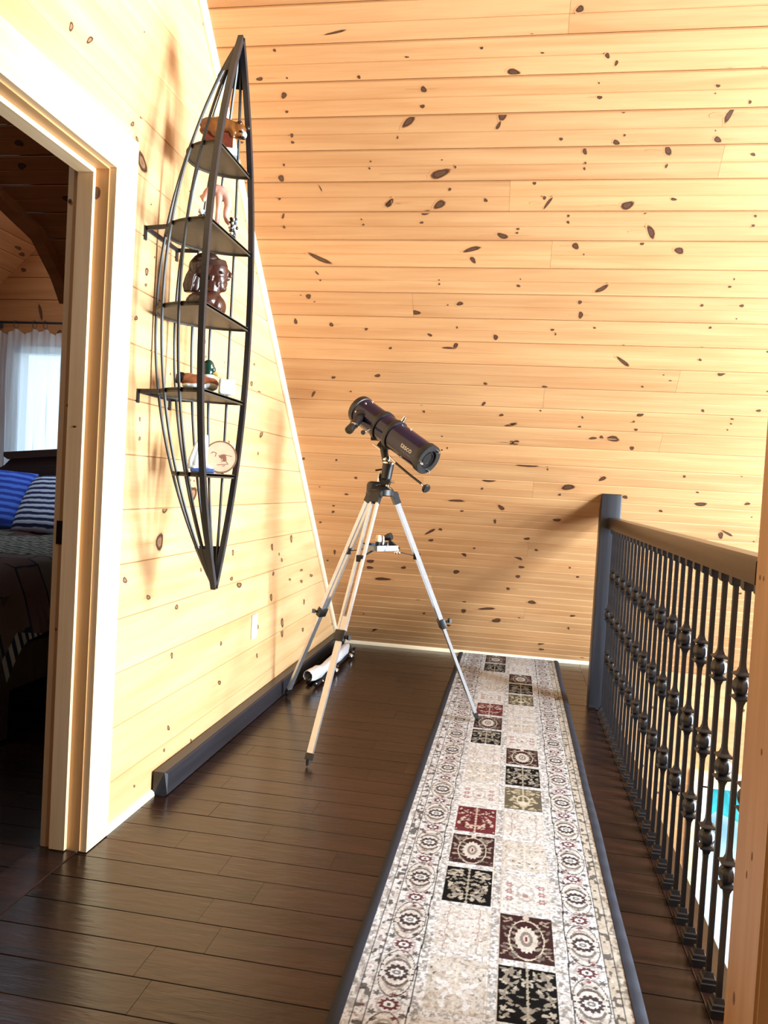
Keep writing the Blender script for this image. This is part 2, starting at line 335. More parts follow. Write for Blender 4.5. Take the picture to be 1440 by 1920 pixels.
# ceiling (sloped roof underside): backing panels, boards are its parts
b = MB()
def roof_pt(x, u, t=0.0): return V((x, ROOF - u * S2, u * S2)) - N_ROOF * t
def roof_panel(mb, x0, x1, u0, u1, t0=.013, t1=.05):
    mb.prism([roof_pt(x0, u0, t0), roof_pt(x1, u0, t0), roof_pt(x1, u1, t0), roof_pt(x0, u1, t0)], -N_ROOF * (t1 - t0))
roof_panel(b, -1.25, 4.6, -.2, 7.9)
CEIL = struct('ceiling', b, M_PINE)
PITCH_U, U0 = .1271, .085
def roof_matrix(x, u):
    # local x -> world X, local y -> up the slope, local z -> into the room
    ex, ey, ez = V((1, 0, 0)), V((0, -S2, S2)), N_ROOF
    M = Matrix((ex, ey, -ez)).transposed().to_4x4() if False else None
    ez2 = ex.cross(ey)           # = (0,-S2,-S2): into the room
    M = Matrix((ex, ey, ez2)).transposed().to_4x4(); M.translation = roof_pt(x, u); return M
ck = []
for (x, y, hw, hh, tl) in K_CEIL:
    c = on_p(x, y, (0, ROOF, 0), N_ROOF)
    e1 = on_p(x + hw * math.cos(tl), y + hw * math.sin(tl), (0, ROOF, 0), N_ROOF) - c
    e2 = on_p(x - hh * math.sin(tl), y + hh * math.cos(tl), (0, ROOF, 0), N_ROOF) - c
    ck.append((c.x, c.z / S2, e1.x, e1.z / S2, e2.x, e2.z / S2))
JOINTS = {30: [.078], 26: [.679], 25: [-.10], 23: [.083], 18: [.713], 17: [.104], 15: [.70], 8: [.0885], 3: [.1005], 28: [1.3], 21: [-.52], 12: [-.52, .09], 5: [-.5]}
for k in range(-1, 33):
    u = U0 + PITCH_U * k; w = PITCH_U
    if k == -1: u, w = .012, U0 - .012
    js = [-1.236] + sorted(JOINTS.get(k, []) + ([1.32] if k % 3 else [1.93])) + [2.6]
    js = sorted(set(js))
    for x0, x1 in zip(js, js[1:]):
        kk = [(c[0] - x0, c[1] - u, *c[2:]) for c in ck if u <= c[1] < u + w and x0 <= c[0] < x1]
        plank('ceiling_board', x1 - x0, w, .012, M_PINE, CEIL, roof_matrix(x0, u), kk, centre=(k >= 0))
# rest of the shell that the photo does not show closely
b = MB()
roof_panel(b, -1.25, 4.6, 7.85, 7.95, -.05, .1)
b.prism([(-1.25, 0, ROOF), (4.6, 0, ROOF), (4.6, -5.7, -.14), (-1.25, -5.7, -.14)], (0, .0, .06))
struct('ceiling_rear', b, M_REAR_DARK)
b = MB(); b.bb(3.68, 3.78, -5.7, 5.7, -2.8, -1.4); b.bb(3.68, 3.78, 1.3, 2.5, -1.4, .25)
b.prism([(3.68, -5.7, -1.4), (3.68, 1.3, -1.4), (3.68, 1.3, 4.27), (3.68, 0, 5.56), (3.68, -5.7, -.1)], (.1, 0, 0)); b.prism([(3.68, 1.3, 3.12), (3.68, 2.44, 3.12), (3.68, 1.3, 4.27)], (.1, 0, 0))
b.prism([(3.68, 2.5, -1.4), (3.68, 2.65, -1.4), (3.68, 2.65, 2.92), (3.68, 2.5, 3.07)], (.1, 0, 0)); b.prism([(3.68, 2.65, 1.75), (3.68, 3.75, 1.75), (3.68, 3.75, 1.82), (3.68, 2.65, 2.92)], (.1, 0, 0)); b.prism([(3.68, 3.75, -1.4), (3.68, 5.7, -1.4), (3.68, 5.7, -.1), (3.68, 3.75, 1.82)], (.1, 0, 0))
WR = struct('wall_right', b, M_PINE)
for i, (y0, y1, zb, zt) in enumerate(((1.3, 2.5, .25, 3.12), (2.65, 3.75, -1.4, 1.75))):
    f = MB(); f.bb(3.65, 3.74, y0, y0 + .05, zb, zt); f.bb(3.65, 3.74, y1 - .05, y1, zb, zt); f.bb(3.65, 3.74, y0, y1, zb, zb + .05); f.bb(3.65, 3.74, y0, y1, zt - .05, zt)
    struct('window_%d' % (3 + i), f, M_TRIM)
b = MB(); b.bb(-1.25, 4.6, -5.75, -5.65, -2.8, .3); b.bb(-1.25, 4.6, -5.45, -5.4, .2, .6); b.bb(-1.25, -.6, -5.45, -5.4, .2, 2.4); b.bb(1.8, 4.6, -5.45, -5.4, .2, 2.4)
struct('wall_front', b, M_REAR_DARK)
b = MB(); b.bb(.6, 4.6, -5.7, 5.7, -2.86, -2.8); struct('floor_lower', b, M_FLOOR)

# ------------------------------------------------------------------ loft floor
b = MB(); b.bb(-1.235, .597, -5.7, 5.7, -.30, -.012); FLOOR = struct('floor', b, M_SUB)
FP = .1215
FJ = {0: [-.753], 1: [-.80], 3: [-.749], 4: [-.645], 5: [-.79], 6: [-.978, -.484], 7: [-.735], 8: [-.968], 10: [-1.018], 13: [-1.05], 14: [-.9]}
def floor_rows(x0, x1, k0, k1, parent, fj):
    last = []
    for k in range(k0, k1):
        y = 1.523 + FP * k
        js = list(fj.get(k, []))
        x = js[-1] if js else x0
        while True:
            x += .55 + .6 * rnd.random()
            if x > x1 - .25: break
            if all(abs(x - q) > .12 for q in last): js.append(x)
        last = js
        ends = [x0] + sorted(js) + [x1]
        for a, c in zip(ends, ends[1:]):
            w = min(FP, 5.556 - y)
            plank('floor_board', c - a, w, .011, M_FLOOR, parent, Matrix.Translation((a, y, rnd.uniform(-.0006, .0004))), groove=.0022, depth=.0035, centre=False)
floor_rows(-1.243, .503, -3, 34, FLOOR, FJ)
for y0, y1 in ((-.2, 1.35), (1.35, 3.1), (3.1, 4.9), (4.9, 5.556)):
    M = Matrix.Rotation(math.pi / 2, 4, 'Z'); M.translation = (.597, y0, .0012)
    plank('floor_edge_board', y1 - y0, .093, .05, M_FLOOR, FLOOR, M, groove=.0035, depth=.003, centre=False)
M = Matrix.Rotation(math.pi / 2, 4, 'Z'); M.translation = (-1.2445, .7, .001)
b = MB(); b.bb(-1.235, .503, -5.6, 1.523 - 3 * FP - .002, -.011, -.001); obj('near_floor', b, M_FLOOR, FLOOR)

# lower wall below the roof's foot, with a window towards the lake
LW = MB(); Y5 = 5.575
WX0, WX1, WZ0, WZ1 = 1.36, 2.9, -2.35, -.72
for (x0, x1, z0, z1) in ((.55, WX0, -2.8, .0), (WX1, 4.6, -2.8, 0), (WX0, WX1, WZ1, 0), (WX0, WX1, -2.8, WZ0)): LW.bb(x0, x1, Y5, Y5 + .1, z0, z1)
LWO = struct('wall_back', LW, M_PINE)
for k in range(18):
    z = -2.8 + .156 * k; w = min(.156, -.004 - z)
    spans = [(.56, WX0), (WX1, 3.4)] if WZ0 - .05 < z + w / 2 < WZ1 + .05 else [(.56, 3.4)]
    for x0, x1 in spans:
        kk = [(rnd.uniform(.05, x1 - x0 - .05), w * rnd.uniform(.25, .75), rnd.uniform(.006, .016), 0, 0, rnd.uniform(.005, .012)) for _ in range(int((x1 - x0) * 2.2) + 1)]
        M = Matrix((V((1, 0, 0)), V((0, 0, 1)), V((0, -1, 0)))).transposed().to_4x4(); M.translation = (x0, Y5 - .001, z)
        plank('wall_board', x1 - x0, w, .004, M_PINE, LWO, M, kk, centre=False)
WIN = MB()
for q in ((WX0, WX0 + .05, WZ0, WZ1), (WX1 - .05, WX1, WZ0, WZ1), (WX0, WX1, WZ0, WZ0 + .05), (WX0, WX1, WZ1 - .05, WZ1), ((WX0 + WX1) / 2 - .03, (WX0 + WX1) / 2 + .03, WZ0, WZ1)):
    WIN.bb(q[0], q[1], Y5 - .02, Y5 + .06, q[2], q[3])
W2 = struct('window_2', WIN, M_WHITE)
def glass_mat():
    t = NT('window_glass'); g = t.n('BsdfTransparent'); g.inputs[0].default_value = (.95, .98, 1, 1); gl = t.n('BsdfGlossy'); gl.inputs['Roughness'].default_value = .02
    mx = t.n('MixShader'); mx.inputs[0].default_value = .06; t.l(g.outputs[0], mx.inputs[1]); t.l(gl.outputs[0], mx.inputs[2]); t.l(mx.outputs[0], t.t.nodes['Material Output'].inputs[0]); return t.m
M_GLASS = glass_mat()
obj('casing', MB().bb(WX0 - .06, WX1 + .06, Y5 - .03, Y5 - .001, WZ1 - .035, WZ1 + .07).bb(WX0 - .06, WX0 + .012, Y5 - .03, Y5 - .001, WZ0 - .05, WZ1 - .035), M_TRIM, W2, smooth=False)
obj('pane', MB().bb(WX0 + .04, WX1 - .04, Y5 + .02, Y5 + .026, WZ0 + .04, WZ1 - .04), M_GLASS, W2)

# ------------------------------------------------------------------ left wall
XW = -1.23; DY0, DY1, DZ = 1.22, 2.14, 2.042
b = MB()
def wall_poly(pts): b.prism([(XW - .014, y, z) for y, z in pts], (-.09, 0, 0))
wall_poly([(DY1 + .02, -.05), (5.6, -.05), (5.6, -.02), (DY1 + .02, ROOF - DY1 - .02)])
wall_poly([(DY0 - .02, DZ + .02), (DY1 + .02, DZ + .02), (DY1 + .02, ROOF - DY1 - .02), (DY0 - .02, ROOF - DY0 + .02)])
wall_poly([(-5.7, -.3), (DY0 - .02, -.3), (DY0 - .02, ROOF - DY0 + .02), (0, ROOF), (-5.7, -.1)])
b.bb(-1.35, -1.24, -5.7, 5.7, -2.8, -.3)
WL = struct('wall_left', b, M_PINE_WALL)
wk = []
for (x, y, hw, hh, tl) in K_WALL:
    c = on_x(x, y, XW); 
    e1 = on_x(x + hw * math.cos(tl), y + hw * math.sin(tl), XW) - c; e2 = on_x(x - hh * math.sin(tl), y + hh * math.cos(tl), XW) - c
    wk.append((c.y, c.z, e1.y, e1.z, e2.y, e2.z))
WP = .1765; CW = .129
for k in range(-1, 25):
    z0 = .154 + WP * k; w = WP
    if k == -1: z0, w = .0, .154
    za, zb = z0, z0 + w
    ya, yb = ROOF - za, ROOF - zb          # roof cut
    start = DY1 + CW if zb <= DZ + CW + .001 + .08 else -.3
    pieces = [(start, None)]
    if k == 11: pieces = [(DY1 + CW, None)]
    for s0, _ in pieces:
        cuts = [s0]
        if k in (2, 6, 9) : cuts.append({2: 3.86, 6: 3.95, 9: 3.1}[k])
        cuts.append(None)
        for c0, c1 in zip(cuts, cuts[1:]):
            e0, e1 = (ya, yb) if c1 is None else (c1, c1)
            if e1 <= c0: continue
            # local x -> +Y, y -> +Z, z -> +X
            M = Matrix((V((0, 1, 0)), V((0, 0, 1)), V((1, 0, 0)))).transposed().to_4x4(); M.translation = (XW, c0, z0)
            kk = [(q[0] - c0, q[1] - z0, *q[2:]) for q in wk if za <= q[1] < zb and c0 <= q[0] < (e0 if c1 else ROOF - q[1])]
            plank('wall_board', e0 - c0, w, .013, M_PINE_WALL, WL, M, kk, groove=.0028, depth=.003, centre=False, poly=(0, 0, e0 - c0, e1 - c0))
# board strip above the door's head casing up to the first full row
z0 = DZ + CW; M = Matrix((V((0, 1, 0)), V((0, 0, 1)), V((1, 0, 0)))).transposed().to_4x4(); M.translation = (XW, -.3, z0)
w = .154 + WP * 12 - z0
plank('wall_board', DY1 + CW + .3, w, .013, M_PINE_WALL, WL, M, [(q[0] + .3, q[1] - z0, *q[2:]) for q in wk if z0 <= q[1] < z0 + w and q[0] < DY1 + CW], groove=.0028, depth=.003, centre=False)

# door opening: casing, jambs, stops, strike plate
D1 = bpy.data.objects.new('door_1', None); COL.objects.link(D1); D1['kind'] = 'structure'
def dpart(name, mb, m=M_TRIM, **kw): o = obj(name, mb, m, D1, smooth=False); [o.__setitem__(k, v) for k, v in kw.items()]; return regrain(o, (0, 1, 0) if 'head' in name or name == 'threshold' else (0, 0, 1))
dpart('jamb', MB().bb(-1.345, XW - .003, DY1, DY1 + .02, 0.006, DZ + .02), M_JAMB)
dpart('jamb', MB().bb(-1.345, XW - .003, DY0 - .02, DY0, 0.006, DZ + .02), M_JAMB)
dpart('head_jamb', MB().bb(-1.345, XW - .003, DY0, DY1, DZ, DZ + .02), M_JAMB)
dpart('door_stop', MB().bb(-1.325, -1.275, DY1 - .014, DY1 + .001, .008, DZ))
dpart('head_stop', MB().bb(-1.325, -1.275, DY0, DY1, DZ - .014, DZ + .001))
def vboard(name, x0, x1, y0, y1, z0, z1, knots=()):
    """upright board whose local x runs up"""
    me = MB().bb(0, z1 - z0, 0, y1 - y0, 0, x1 - x0).mesh(name, False)
    attr_floats(me, 'knot', [0.0] * len(me.vertices)); me.materials.append(M_TRIM)
    o = bpy.data.objects.new(name, me); COL.objects.link(o); o.parent = D1
    M = Matrix((V((0, 0, 1)), V((0, 1, 0)), V((-1, 0, 0)))).transposed().to_4x4(); M.translation = (x1, y0, z0); o.matrix_local = M
    return o
vboard('casing', XW - .003, -1.212, DY1 + .004, DY1 + CW, .003, DZ + .004)
vboard('casing', XW - .003, -1.212, DY0 - CW, DY0 - .004, .003, DZ + .004)
dpart('head_casing', MB().bb(XW - .003, -1.212, DY0 - CW, DY1 + CW, DZ + .005, DZ + CW))
dpart('casing', MB().bb(-1.365, -1.345, DY1 + .004, DY1 + .12, .003, DZ + .1))
s = MB(); s.bb(-1.352, -1.329, DY1 - .0025, DY1 + .001, .93, 1.0)
sp_ = dpart('strike_plate', s, M_BRONZE, label='black latch strike plate on the jamb')
b = MB(); b.bb(-1.37, -1.243, DY0, DY1, -.02, .004); thr = obj('threshold', b, M_FLOOR, D1, smooth=False)
# knots on the far jamb
M_KNOT = plain('jamb_knot', srgb(84, 48, 26), .5, 0, .3, 80)
for (px, py, rx, rz, Yk) in ((181, 362, .013, .019, DY1), (133, 1185, .010, .004, DY1), (134, 1320, .002, .012, DY1), (131, 377, .006, .007, DY1), (127, 760, .004, .005, DY1), (140, 800, .006, .003, DY1 - .0145), (105, 1180, .003, .005, DY1)):
    b = MB(); b.ball(on_y(px, py, Yk), (rx, .0007, rz), 2); obj('knot', b, M_KNOT, D1)

# trims
T1 = MB(); T1.tube([(XW + .006, 5.50 - .0, .055), (XW + .006, ROOF - 5.3 + .01, 5.29)], .019, 10)
struct('trim_1', T1, M_PALETRIM)
T2 = MB(); T2.prism([(-1.17, 5.556, 0), (-1.17, 5.528, 0), (-1.17, 5.529, .014), (-1.17, 5.536, .026), (-1.17, 5.550, .033), (-1.17, 5.556, .033)], (1.767, 0, 0)); struct('trim_2', T2, M_PALETRIM)
T3 = MB(); T3.prism([(XW, DY1 + CW, 0), (XW + .016, DY1 + CW, 0), (XW + .014, DY1 + CW, .012), (XW + .006, DY1 + CW, .02), (XW, DY1 + CW, .021)], (0, .33, 0)); struct('trim_3', T3, M_PALETRIM)

# corner post at right foreground
cp = thing('corner_post', 'pale knotty pine corner post at the near end of the dark railing', 'post', (.58, 1.62, 0))
me = MB().bb(0, 3.74, 0, .188, 0, .16).mesh('post_shaft', False); bmx = bmesh.new(); bmx.from_mesh(me); bmesh.ops.bevel(bmx, geom=bmx.edges[:], offset=.006, segments=2, affect='EDGES'); bmx.to_mesh(me); bmx.free()
attr_floats(me, 'knot', [0.0] * len(me.vertices)); me.materials.append(M_POST)
o = bpy.data.objects.new('post_shaft', me); COL.objects.link(o); o.parent = cp
M = Matrix((V((0, 0, 1)), V((0, 1, 0)), V((-1, 0, 0)))).transposed().to_4x4(); M.translation = (.078, -.093, .002); o.matrix_local = M
for (px, py, a, c) in ((1376, 1872, 9, 36), (1410, 1606, 5, 24), (1400, 1640, 4, 22), (1425, 1083, 5, 15), (1432, 1085, 4, 14), (1428, 1410, 6, 18)):
    p = on_x(px, py, .498); q = MB().bm; q = MB()
    q.ball(p, (.0012, .011 * a / 9 * .7, .0145 * c / 36), 2)
    part('knot', q, plain('post_knot', srgb(98, 58, 32), .5, 0, .3, 60), cp)

# ------------------------------------------------------------------ railing
RL = thing('loft_railing', 'dark iron baluster railing with brown handrail along the loft edge', 'railing', (.53, 3.1, 0))
NX, NY = .512, 4.37
b = MB(); b.bb(.459, .566, 4.368, 4.472, .002, 1.185)
bev(b, .006, 2)
nw = part('newel_post', b, M_DARK, RL, label='dark square newel post meeting the sloped boards'); regrain(nw, (0, 0, 1))
part('newel_plate', MB().bb(.455, .50, 4.358, 4.367, .002, .016), M_CHROME, RL, label='small metal floor bracket')
b = MB(); prof = [(-.031, .998), (.031, .998), (.031, 1.046), (.024, 1.056), (-.024, 1.056), (-.031, 1.046)]
b.prism([(.529 + x, 1.717, z) for x, z in prof], (0, 4.372 - 1.717, 0)); regrain(part('handrail', b, M_HANDRAIL, RL), (0, 1, 0))
def sq_stack(levels, cx=0, cy=0):
    """square section column from (z, half width) levels"""
    m = MB(); rings = []
    for z, h in levels: rings.append([m.bm.verts.new((cx + dx * h, cy + dy * h, z)) for dx, dy in ((-1, -1), (1, -1), (1, 1), (-1, 1))])
    for r0, r1 in zip(rings, rings[1:]):
        for k in range(4): m.bm.faces.new((r0[k], r0[(k + 1) % 4], r1[(k + 1) % 4], r1[k]))
    m.bm.faces.new(rings[0][::-1]); m.bm.faces.new(rings[-1]); return m
H = .0057
def bar_levels(ks):
    lv = [(.004, H)]
    for k in sorted(ks):
        lv += [(k - .056, H), (k - .043, H * 1.15), (k - .033, H * 1.7), (k - .0275, .0182), (k - .0248, .0182), (k - .018, H), (k + .018, H), (k + .0248, .0182), (k + .0275, .0182), (k + .033, H * 1.7), (k + .043, H * 1.15), (k + .056, H)]
    return lv + [(.999, H)]
me_bar = {0: sq_stack(bar_levels((.757, .328))).mesh('bar_double', False), 1: sq_stack(bar_levels((.54,))).mesh('bar_single', False)}
me_kn = MB(); me_kn._lathe(V((0, 0, -.022)), V((0, 0, 1)), [(0, .008), (.005, .0145), (.013, .0190), (.022, .0203), (.031, .0190), (.039, .0145), (.044, .008)], 10); me_kn = me_kn.mesh('knuckle', True, 30)
me_shoe = sq_stack([(.0015, .0195), (.020, .0195), (.022, .017), (.030, .016), (.033, .0125), (.045, .0095)]).mesh('shoe', False)
me_col = sq_stack([(.972, .0095), (.977, .0135), (.999, .0135)]).mesh('collar', False)
for me in list(me_bar.values()) + [me_kn, me_shoe, me_col]: me.materials.append(M_BRONZE)
for k in range(-1, 26):
    y = 1.848 + .0975 * k; t = k % 2
    bo = obj('baluster', me_bar[t], None, RL, loc=(.524 - .53, y - 3.1, 0))
    for z in ((.757, .328) if t == 0 else (.54,)): obj('knuckle', me_kn, None, bo, loc=(0, 0, z))
    obj('shoe', me_shoe, None, bo); obj('collar', me_col, None, bo)

# ------------------------------------------------------------------ runner rug
def build_rug():
    x = np.linspace(-.302, .331, 232); ys = [1.30]
    while ys[-1] < 5.53: ys.append(ys[-1] + .0024 + .0032 * (ys[-1] - 1.3) / 4.2)
    y = np.array(ys); nx, ny = len(x), len(y); X, Y = np.meshgrid(x, y)
    rs = np.random.RandomState(5)
    def vnoise(sx, sy, seed):
        r = np.random.RandomState(seed); g = r.rand(400, 400)
        u = X / sx + 50; v = Y / sy; i = np.floor(u).astype(int); j = np.floor(v).astype(int); fu = u - i; fv = v - j
        fu = fu * fu * (3 - 2 * fu); fv = fv * fv * (3 - 2 * fv); i %= 399; j %= 399
        return (g[i, j] * (1 - fu) + g[i + 1, j] * fu) * (1 - fv) + (g[i, j + 1] * (1 - fu) + g[i + 1, j + 1] * fu) * fv
    lin = lambda r, g, b: np.array(srgb(r, g, b)[:3])
    CR, BE, TAN, GR = lin(224, 230, 238), lin(196, 184, 160), lin(186, 168, 132), lin(120, 116, 108)
    MA, RE, BK, OL, DK, PK = lin(74, 34, 36), lin(128, 22, 40), lin(8, 9, 14), lin(112, 104, 80), lin(52, 42, 42), lin(188, 150, 148)
    C = np.empty((ny, nx, 3)); C[:] = CR
    def put(mask, col, a=1.0): C[mask] = C[mask] * (1 - a) + col * a
    n1, n2, n3 = vnoise(.010, .010, 1), vnoise(.006, .006, 2), vnoise(.05, .05, 3)
    put(n1 > .62, lin(186, 180, 174), .6); put(n2 > .72, GR, .55); put(n2 < .14, PK, .35)
    # side bands
    put((X > .289) , BE, .75); put((X > .289) & (vnoise(.009, .012, 4) > .66), DK, .75); put((X > .313), lin(204, 196, 182), .7); put((X > .313) & (vnoise(.008, .008, 9) > .62), GR, .7)
    put((X < -.284) & (vnoise(.009, .012, 8) > .55), GR, .5)
    put((X > -.281) & (X < -.258) & (vnoise(.011, .014, 6) > .68), DK, .8); put((X > -.281) & (X < -.258) & (vnoise(.013, .017, 7) < .18), RE, .5)
    for xl in (-.284, -.2565, .287, .313): put(np.abs(X - xl) < .0014, DK, .85)
    wav = .0016 * np.sin(Y * 26)
    for xl in (-.163, .198): put(np.abs(X - xl - wav) < .0017, lin(20, 22, 34), .95)
    for xl, (a0, a1) in ((0, (.004, .026)), (0, (-.162, -.142)), (0, (.169, .196))):
        put((X > a0) & (X < a1) & (vnoise(.007, .007, 11) > .62), GR, .6)
    for xl in (.004, .026): put(np.abs(X - xl) < .0011, BE, .7)
    # guard borders with medallions
    ii = lambda y0, y1: slice(max(np.searchsorted(y, y0) - 1, 0), np.searchsorted(y, y1) + 1)
    def ell(cx, cy, rx, ry, col, a=1.0, r0=0.0, ang=None, edge=None):
        s = ii(cy - ry * 1.2, cy + ry * 1.2)
        if s.stop <= s.start: return
        xx, yy = X[s] - cx, Y[s] - cy; rr = np.sqrt((xx / rx) ** 2 + (yy / ry) ** 2)
        if edge: th = np.arctan2(yy / ry, xx / rx); rr = rr / (1 + edge[0] * np.cos(edge[1] * th))
        m = (rr < 1) & (rr >= r0)
        if ang is not None: m &= (yy * ang > np.abs(xx) * .35 * ry / rx)
        v = C[s]; v[m] = v[m] * (1 - a) + col * a
    def leaf(cx, cy, rx, ry, ang, col, a=1.0):
        R_ = max(rx, ry) * 1.1; s = ii(cy - R_, cy + R_)
        if s.stop <= s.start: return
        xx, yy = X[s] - cx, Y[s] - cy; c_, s_ = math.cos(ang), math.sin(ang)
        p = xx * c_ + yy * s_; q = -xx * s_ + yy * c_; m = (p / rx) ** 2 + (q / ry) ** 2 * np.maximum(.3, 1 + .8 * p / rx) < 1
        v = C[s]; v[m] = v[m] * (1 - a) + col * a
    for side, cx in ((-1, -.209), (1, .2405)):
        for k in range(-3, 17):
            cy = 1.80 + .2335 * k
            ell(cx, cy, .043, .092, lin(96, 86, 82), 1, .945); ell(cx, cy, .041, .088, lin(218, 214, 208), .5)
            ell(cx, cy, .028, .029, lin(84, 68, 68), 1, 0, None, (.10, 12)); ell(cx, cy, .018, .015, CR, .95, 0, None, (.12, 8)); ell(cx, cy, .011, .009, GR, .9, .3)
            for sg in (-1, 1):
                ell(cx, cy + sg * .006, .035, .050, MA if sg * side > 0 else lin(104, 92, 90), .85, .80, sg); ell(cx, cy + sg * .012, .029, .056, lin(146, 140, 128), .7, .86, sg)
                for q in range(5): ell(cx + rs.uniform(-.03, .03), cy + sg * rs.uniform(.058, .088), .0055, .0055, (MA, DK, GR, PK, RE)[q], .85, 0, None, (.3, 4))
                for q in (-1, 1): ell(cx + q * .036, cy + sg * .022, .003, .003, DK, .9); ell(cx + q * .036, cy, .003, .003, DK, .9)
            cy += .1168
            ell(cx, cy, .030, .032, lin(176, 150, 158), .7, .86); ell(cx, cy, .0225, .019, lin(112, 18, 38), .95, 0, None, (.14, 10)); ell(cx, cy, .013, .010, CR, 1); ell(cx, cy, .005, .006, MA, .9)
            for q in (-1, 1):
                for sg in (-1, 1): ell(cx + q * .034, cy + sg * .032, .008, .008, DK if q * side > 0 else MA, .8, 0, None, (.3, 5))
    # panels
    ay = np.array([-30, 0, 2, 6, 8, 12, 14, 20]); av = np.array([2.13 - 30 * .234, 2.13, 2.59, 3.535, 4.0, 4.995, 5.51, 6.9])
    y_of = lambda t: float(np.interp(t, ay, av))
    for col in (0, 1):
        x0, x1 = ((-.137, .000), (.0295, .1645))[col]; cx = (x0 + x1) / 2
        kinds = ({3: 'red', 2: 'arch', 1: 'black', 0: 'cream', 5: 'tan', 4: 'rose'}, {0: 'arch', 5: 'black', 4: 'olive', 3: 'cream', 2: 'tan', 1: 'rose'})[col]
        for t in range(-4, 15):
            yt = y_of(t); yb = y_of(t - .885); kind = kinds[t % 6]; s = ii(yb, yt)
            if s.stop - s.start < 3: continue
            L = yt - yb; m = (X[s] > x0) & (X[s] < x1) & (Y[s] > yb) & (Y[s] < yt)
            def base(colr, a): v = C[s]; v[m] = v[m] * (1 - a) + colr * a
            r = np.random.RandomState(100 + t * 2 + col)
            def spray(n, cols, size, lo=.06, hi=.94, mir=True, a=.95):
                for q in range(n):
                    px, py = r.uniform(.04, .46), r.uniform(lo, hi); an = r.uniform(0, 3.14); sz = size * r.uniform(.6, 1.25); cc = cols[r.randint(len(cols))]
                    for mm in ((-1, 1) if mir else (1,)):
                        qx = cx + mm * px * (x1 - x0); qy = yb + py * L; e = sz
                        if abs(qx - cx) + e > (x1 - x0) / 2: e = max(.003, (x1 - x0) / 2 - abs(qx - cx))
                        leaf(qx, qy, e, e * .42, an if mm > 0 else math.pi - an, cc, a)
            def stem(colr, w=.0028):
                v = C[s]; mm = m & (np.abs(X[s] - cx) < w * (1 + .5 * np.sin(Y[s] * 300))); v[mm] = colr
            if kind == 'black':
                base(BK, 1); spray(60, [lin(196, 190, 174), lin(150, 144, 128), lin(160, 150, 136)], .0095); stem(lin(178, 170, 150))
            elif kind == 'red':
                base(RE, 1); spray(56, [lin(214, 196, 176), lin(206, 186, 170), lin(90, 30, 36)], .009); stem(lin(208, 190, 168))
            elif kind == 'olive':
                base(OL, 1); spray(30, [lin(206, 196, 166), lin(180, 166, 128)], .0115); ell(cx, yb + .45 * L, .026, .05, lin(214, 206, 180), .9, .72); stem(lin(196, 188, 160), .004); ell(cx, yb + .3 * L, .014, .02, lin(220, 212, 190), 1)
            elif kind == 'arch':
                base(MA, 1); spray(56, [lin(150, 142, 126), lin(178, 164, 146), lin(126, 108, 98)], .0085, .05, .95)
                ell(cx, yb + .47 * L, .046, .092, MA, 1, 0); ell(cx, yb + .47 * L, .046, .092, lin(214, 204, 188), 1, .93)
                for sg in (-1, 1):
                    for q in range(5): leaf(cx + sg * .030, yb + (.15 + .14 * q) * L, .011, .005, sg * .8, lin(150, 144, 128), 1)
                ell(cx, yb + .47 * L, .029, .058, lin(212, 208, 200), 1, 0, None, (.07, 16)); ell(cx, yb + .48 * L, .016, .034, lin(150, 138, 132), 1); ell(cx, yb + .48 * L, .008, .020, lin(214, 208, 200), 1); ell(cx, yb + .48 * L, .003, .012, RE, 1)
                ell(cx, yb + .96 * L, .008, .014, lin(210, 200, 186), 1)
            elif kind == 'tan':
                base(TAN, .38); spray(22, [CR, lin(214, 206, 190)], .012); spray(8, [lin(196, 150, 150), OL], .005); stem(lin(222, 216, 206), .003)
            elif kind == 'rose':
                base(lin(222, 216, 206), .3)
                for py in (.3, .5, .68):
                    for sg in (-1, 1): ell(cx + sg * .046, yb + py * L, .011, .012, lin(166, 96, 104), .8, 0, None, (.2, 6)); ell(cx + sg * .046, yb + py * L, .005, .005, lin(214, 200, 196), .9)
                ell(cx, yb + .5 * L, .026, .05, lin(180, 170, 158), .6, .8); ell(cx, yb + .42 * L, .009, .010, lin(170, 110, 112), .8)
            else:
                base(lin(214, 206, 192), .35); spray(16, [lin(176, 120, 116), lin(196, 176, 150), lin(150, 140, 124)], .0055, a=.8)
                for sg in (-1, 1):
                    v = C[s]; mm = m & (np.abs(X[s] - cx - sg * .042 - .002 * np.sin(Y[s] * 90)) < .0014); v[mm] = v[mm] * .4 + lin(160, 110, 104) * .6
            v = C[s]; e = (m & ((np.abs(X[s] - x0) < .0018) | (np.abs(X[s] - x1) < .0018) | (np.abs(Y[s] - yb) < .003) | (np.abs(Y[s] - yt) < .003)))
            if kind in ('cream', 'tan', 'rose'): v[e] = v[e] * .6 + BE * .4
    C = C ** 1.10 * .67; C = C * .68 + .32 * C.mean(-1, keepdims=True); C *= (.88 + .24 * vnoise(.003, .003, 21))[..., None]
    Z = .0085 + .0010 * vnoise(.004, .004, 31) + .0015 * vnoise(.25, .3, 32)
    co = np.stack([X, Y, Z], -1).reshape(-1, 3).astype(np.float32)
    idx = np.arange(nx * ny).reshape(ny, nx)
    q = np.stack([idx[:-1, :-1], idx[:-1, 1:], idx[1:, 1:], idx[1:, :-1]], -1).reshape(-1, 4).astype(np.int32)
    me = bpy.data.meshes.new('rug_pile'); me.vertices.add(nx * ny); me.vertices.foreach_set('co', co.ravel())
    me.loops.add(q.size); me.loops.foreach_set('vertex_index', q.ravel()); me.polygons.add(len(q)); me.polygons.foreach_set('loop_start', np.arange(0, q.size, 4, dtype=np.int32))
    me.update(calc_edges=True)
    ca = me.color_attributes.new('weave', 'FLOAT_COLOR', 'POINT')
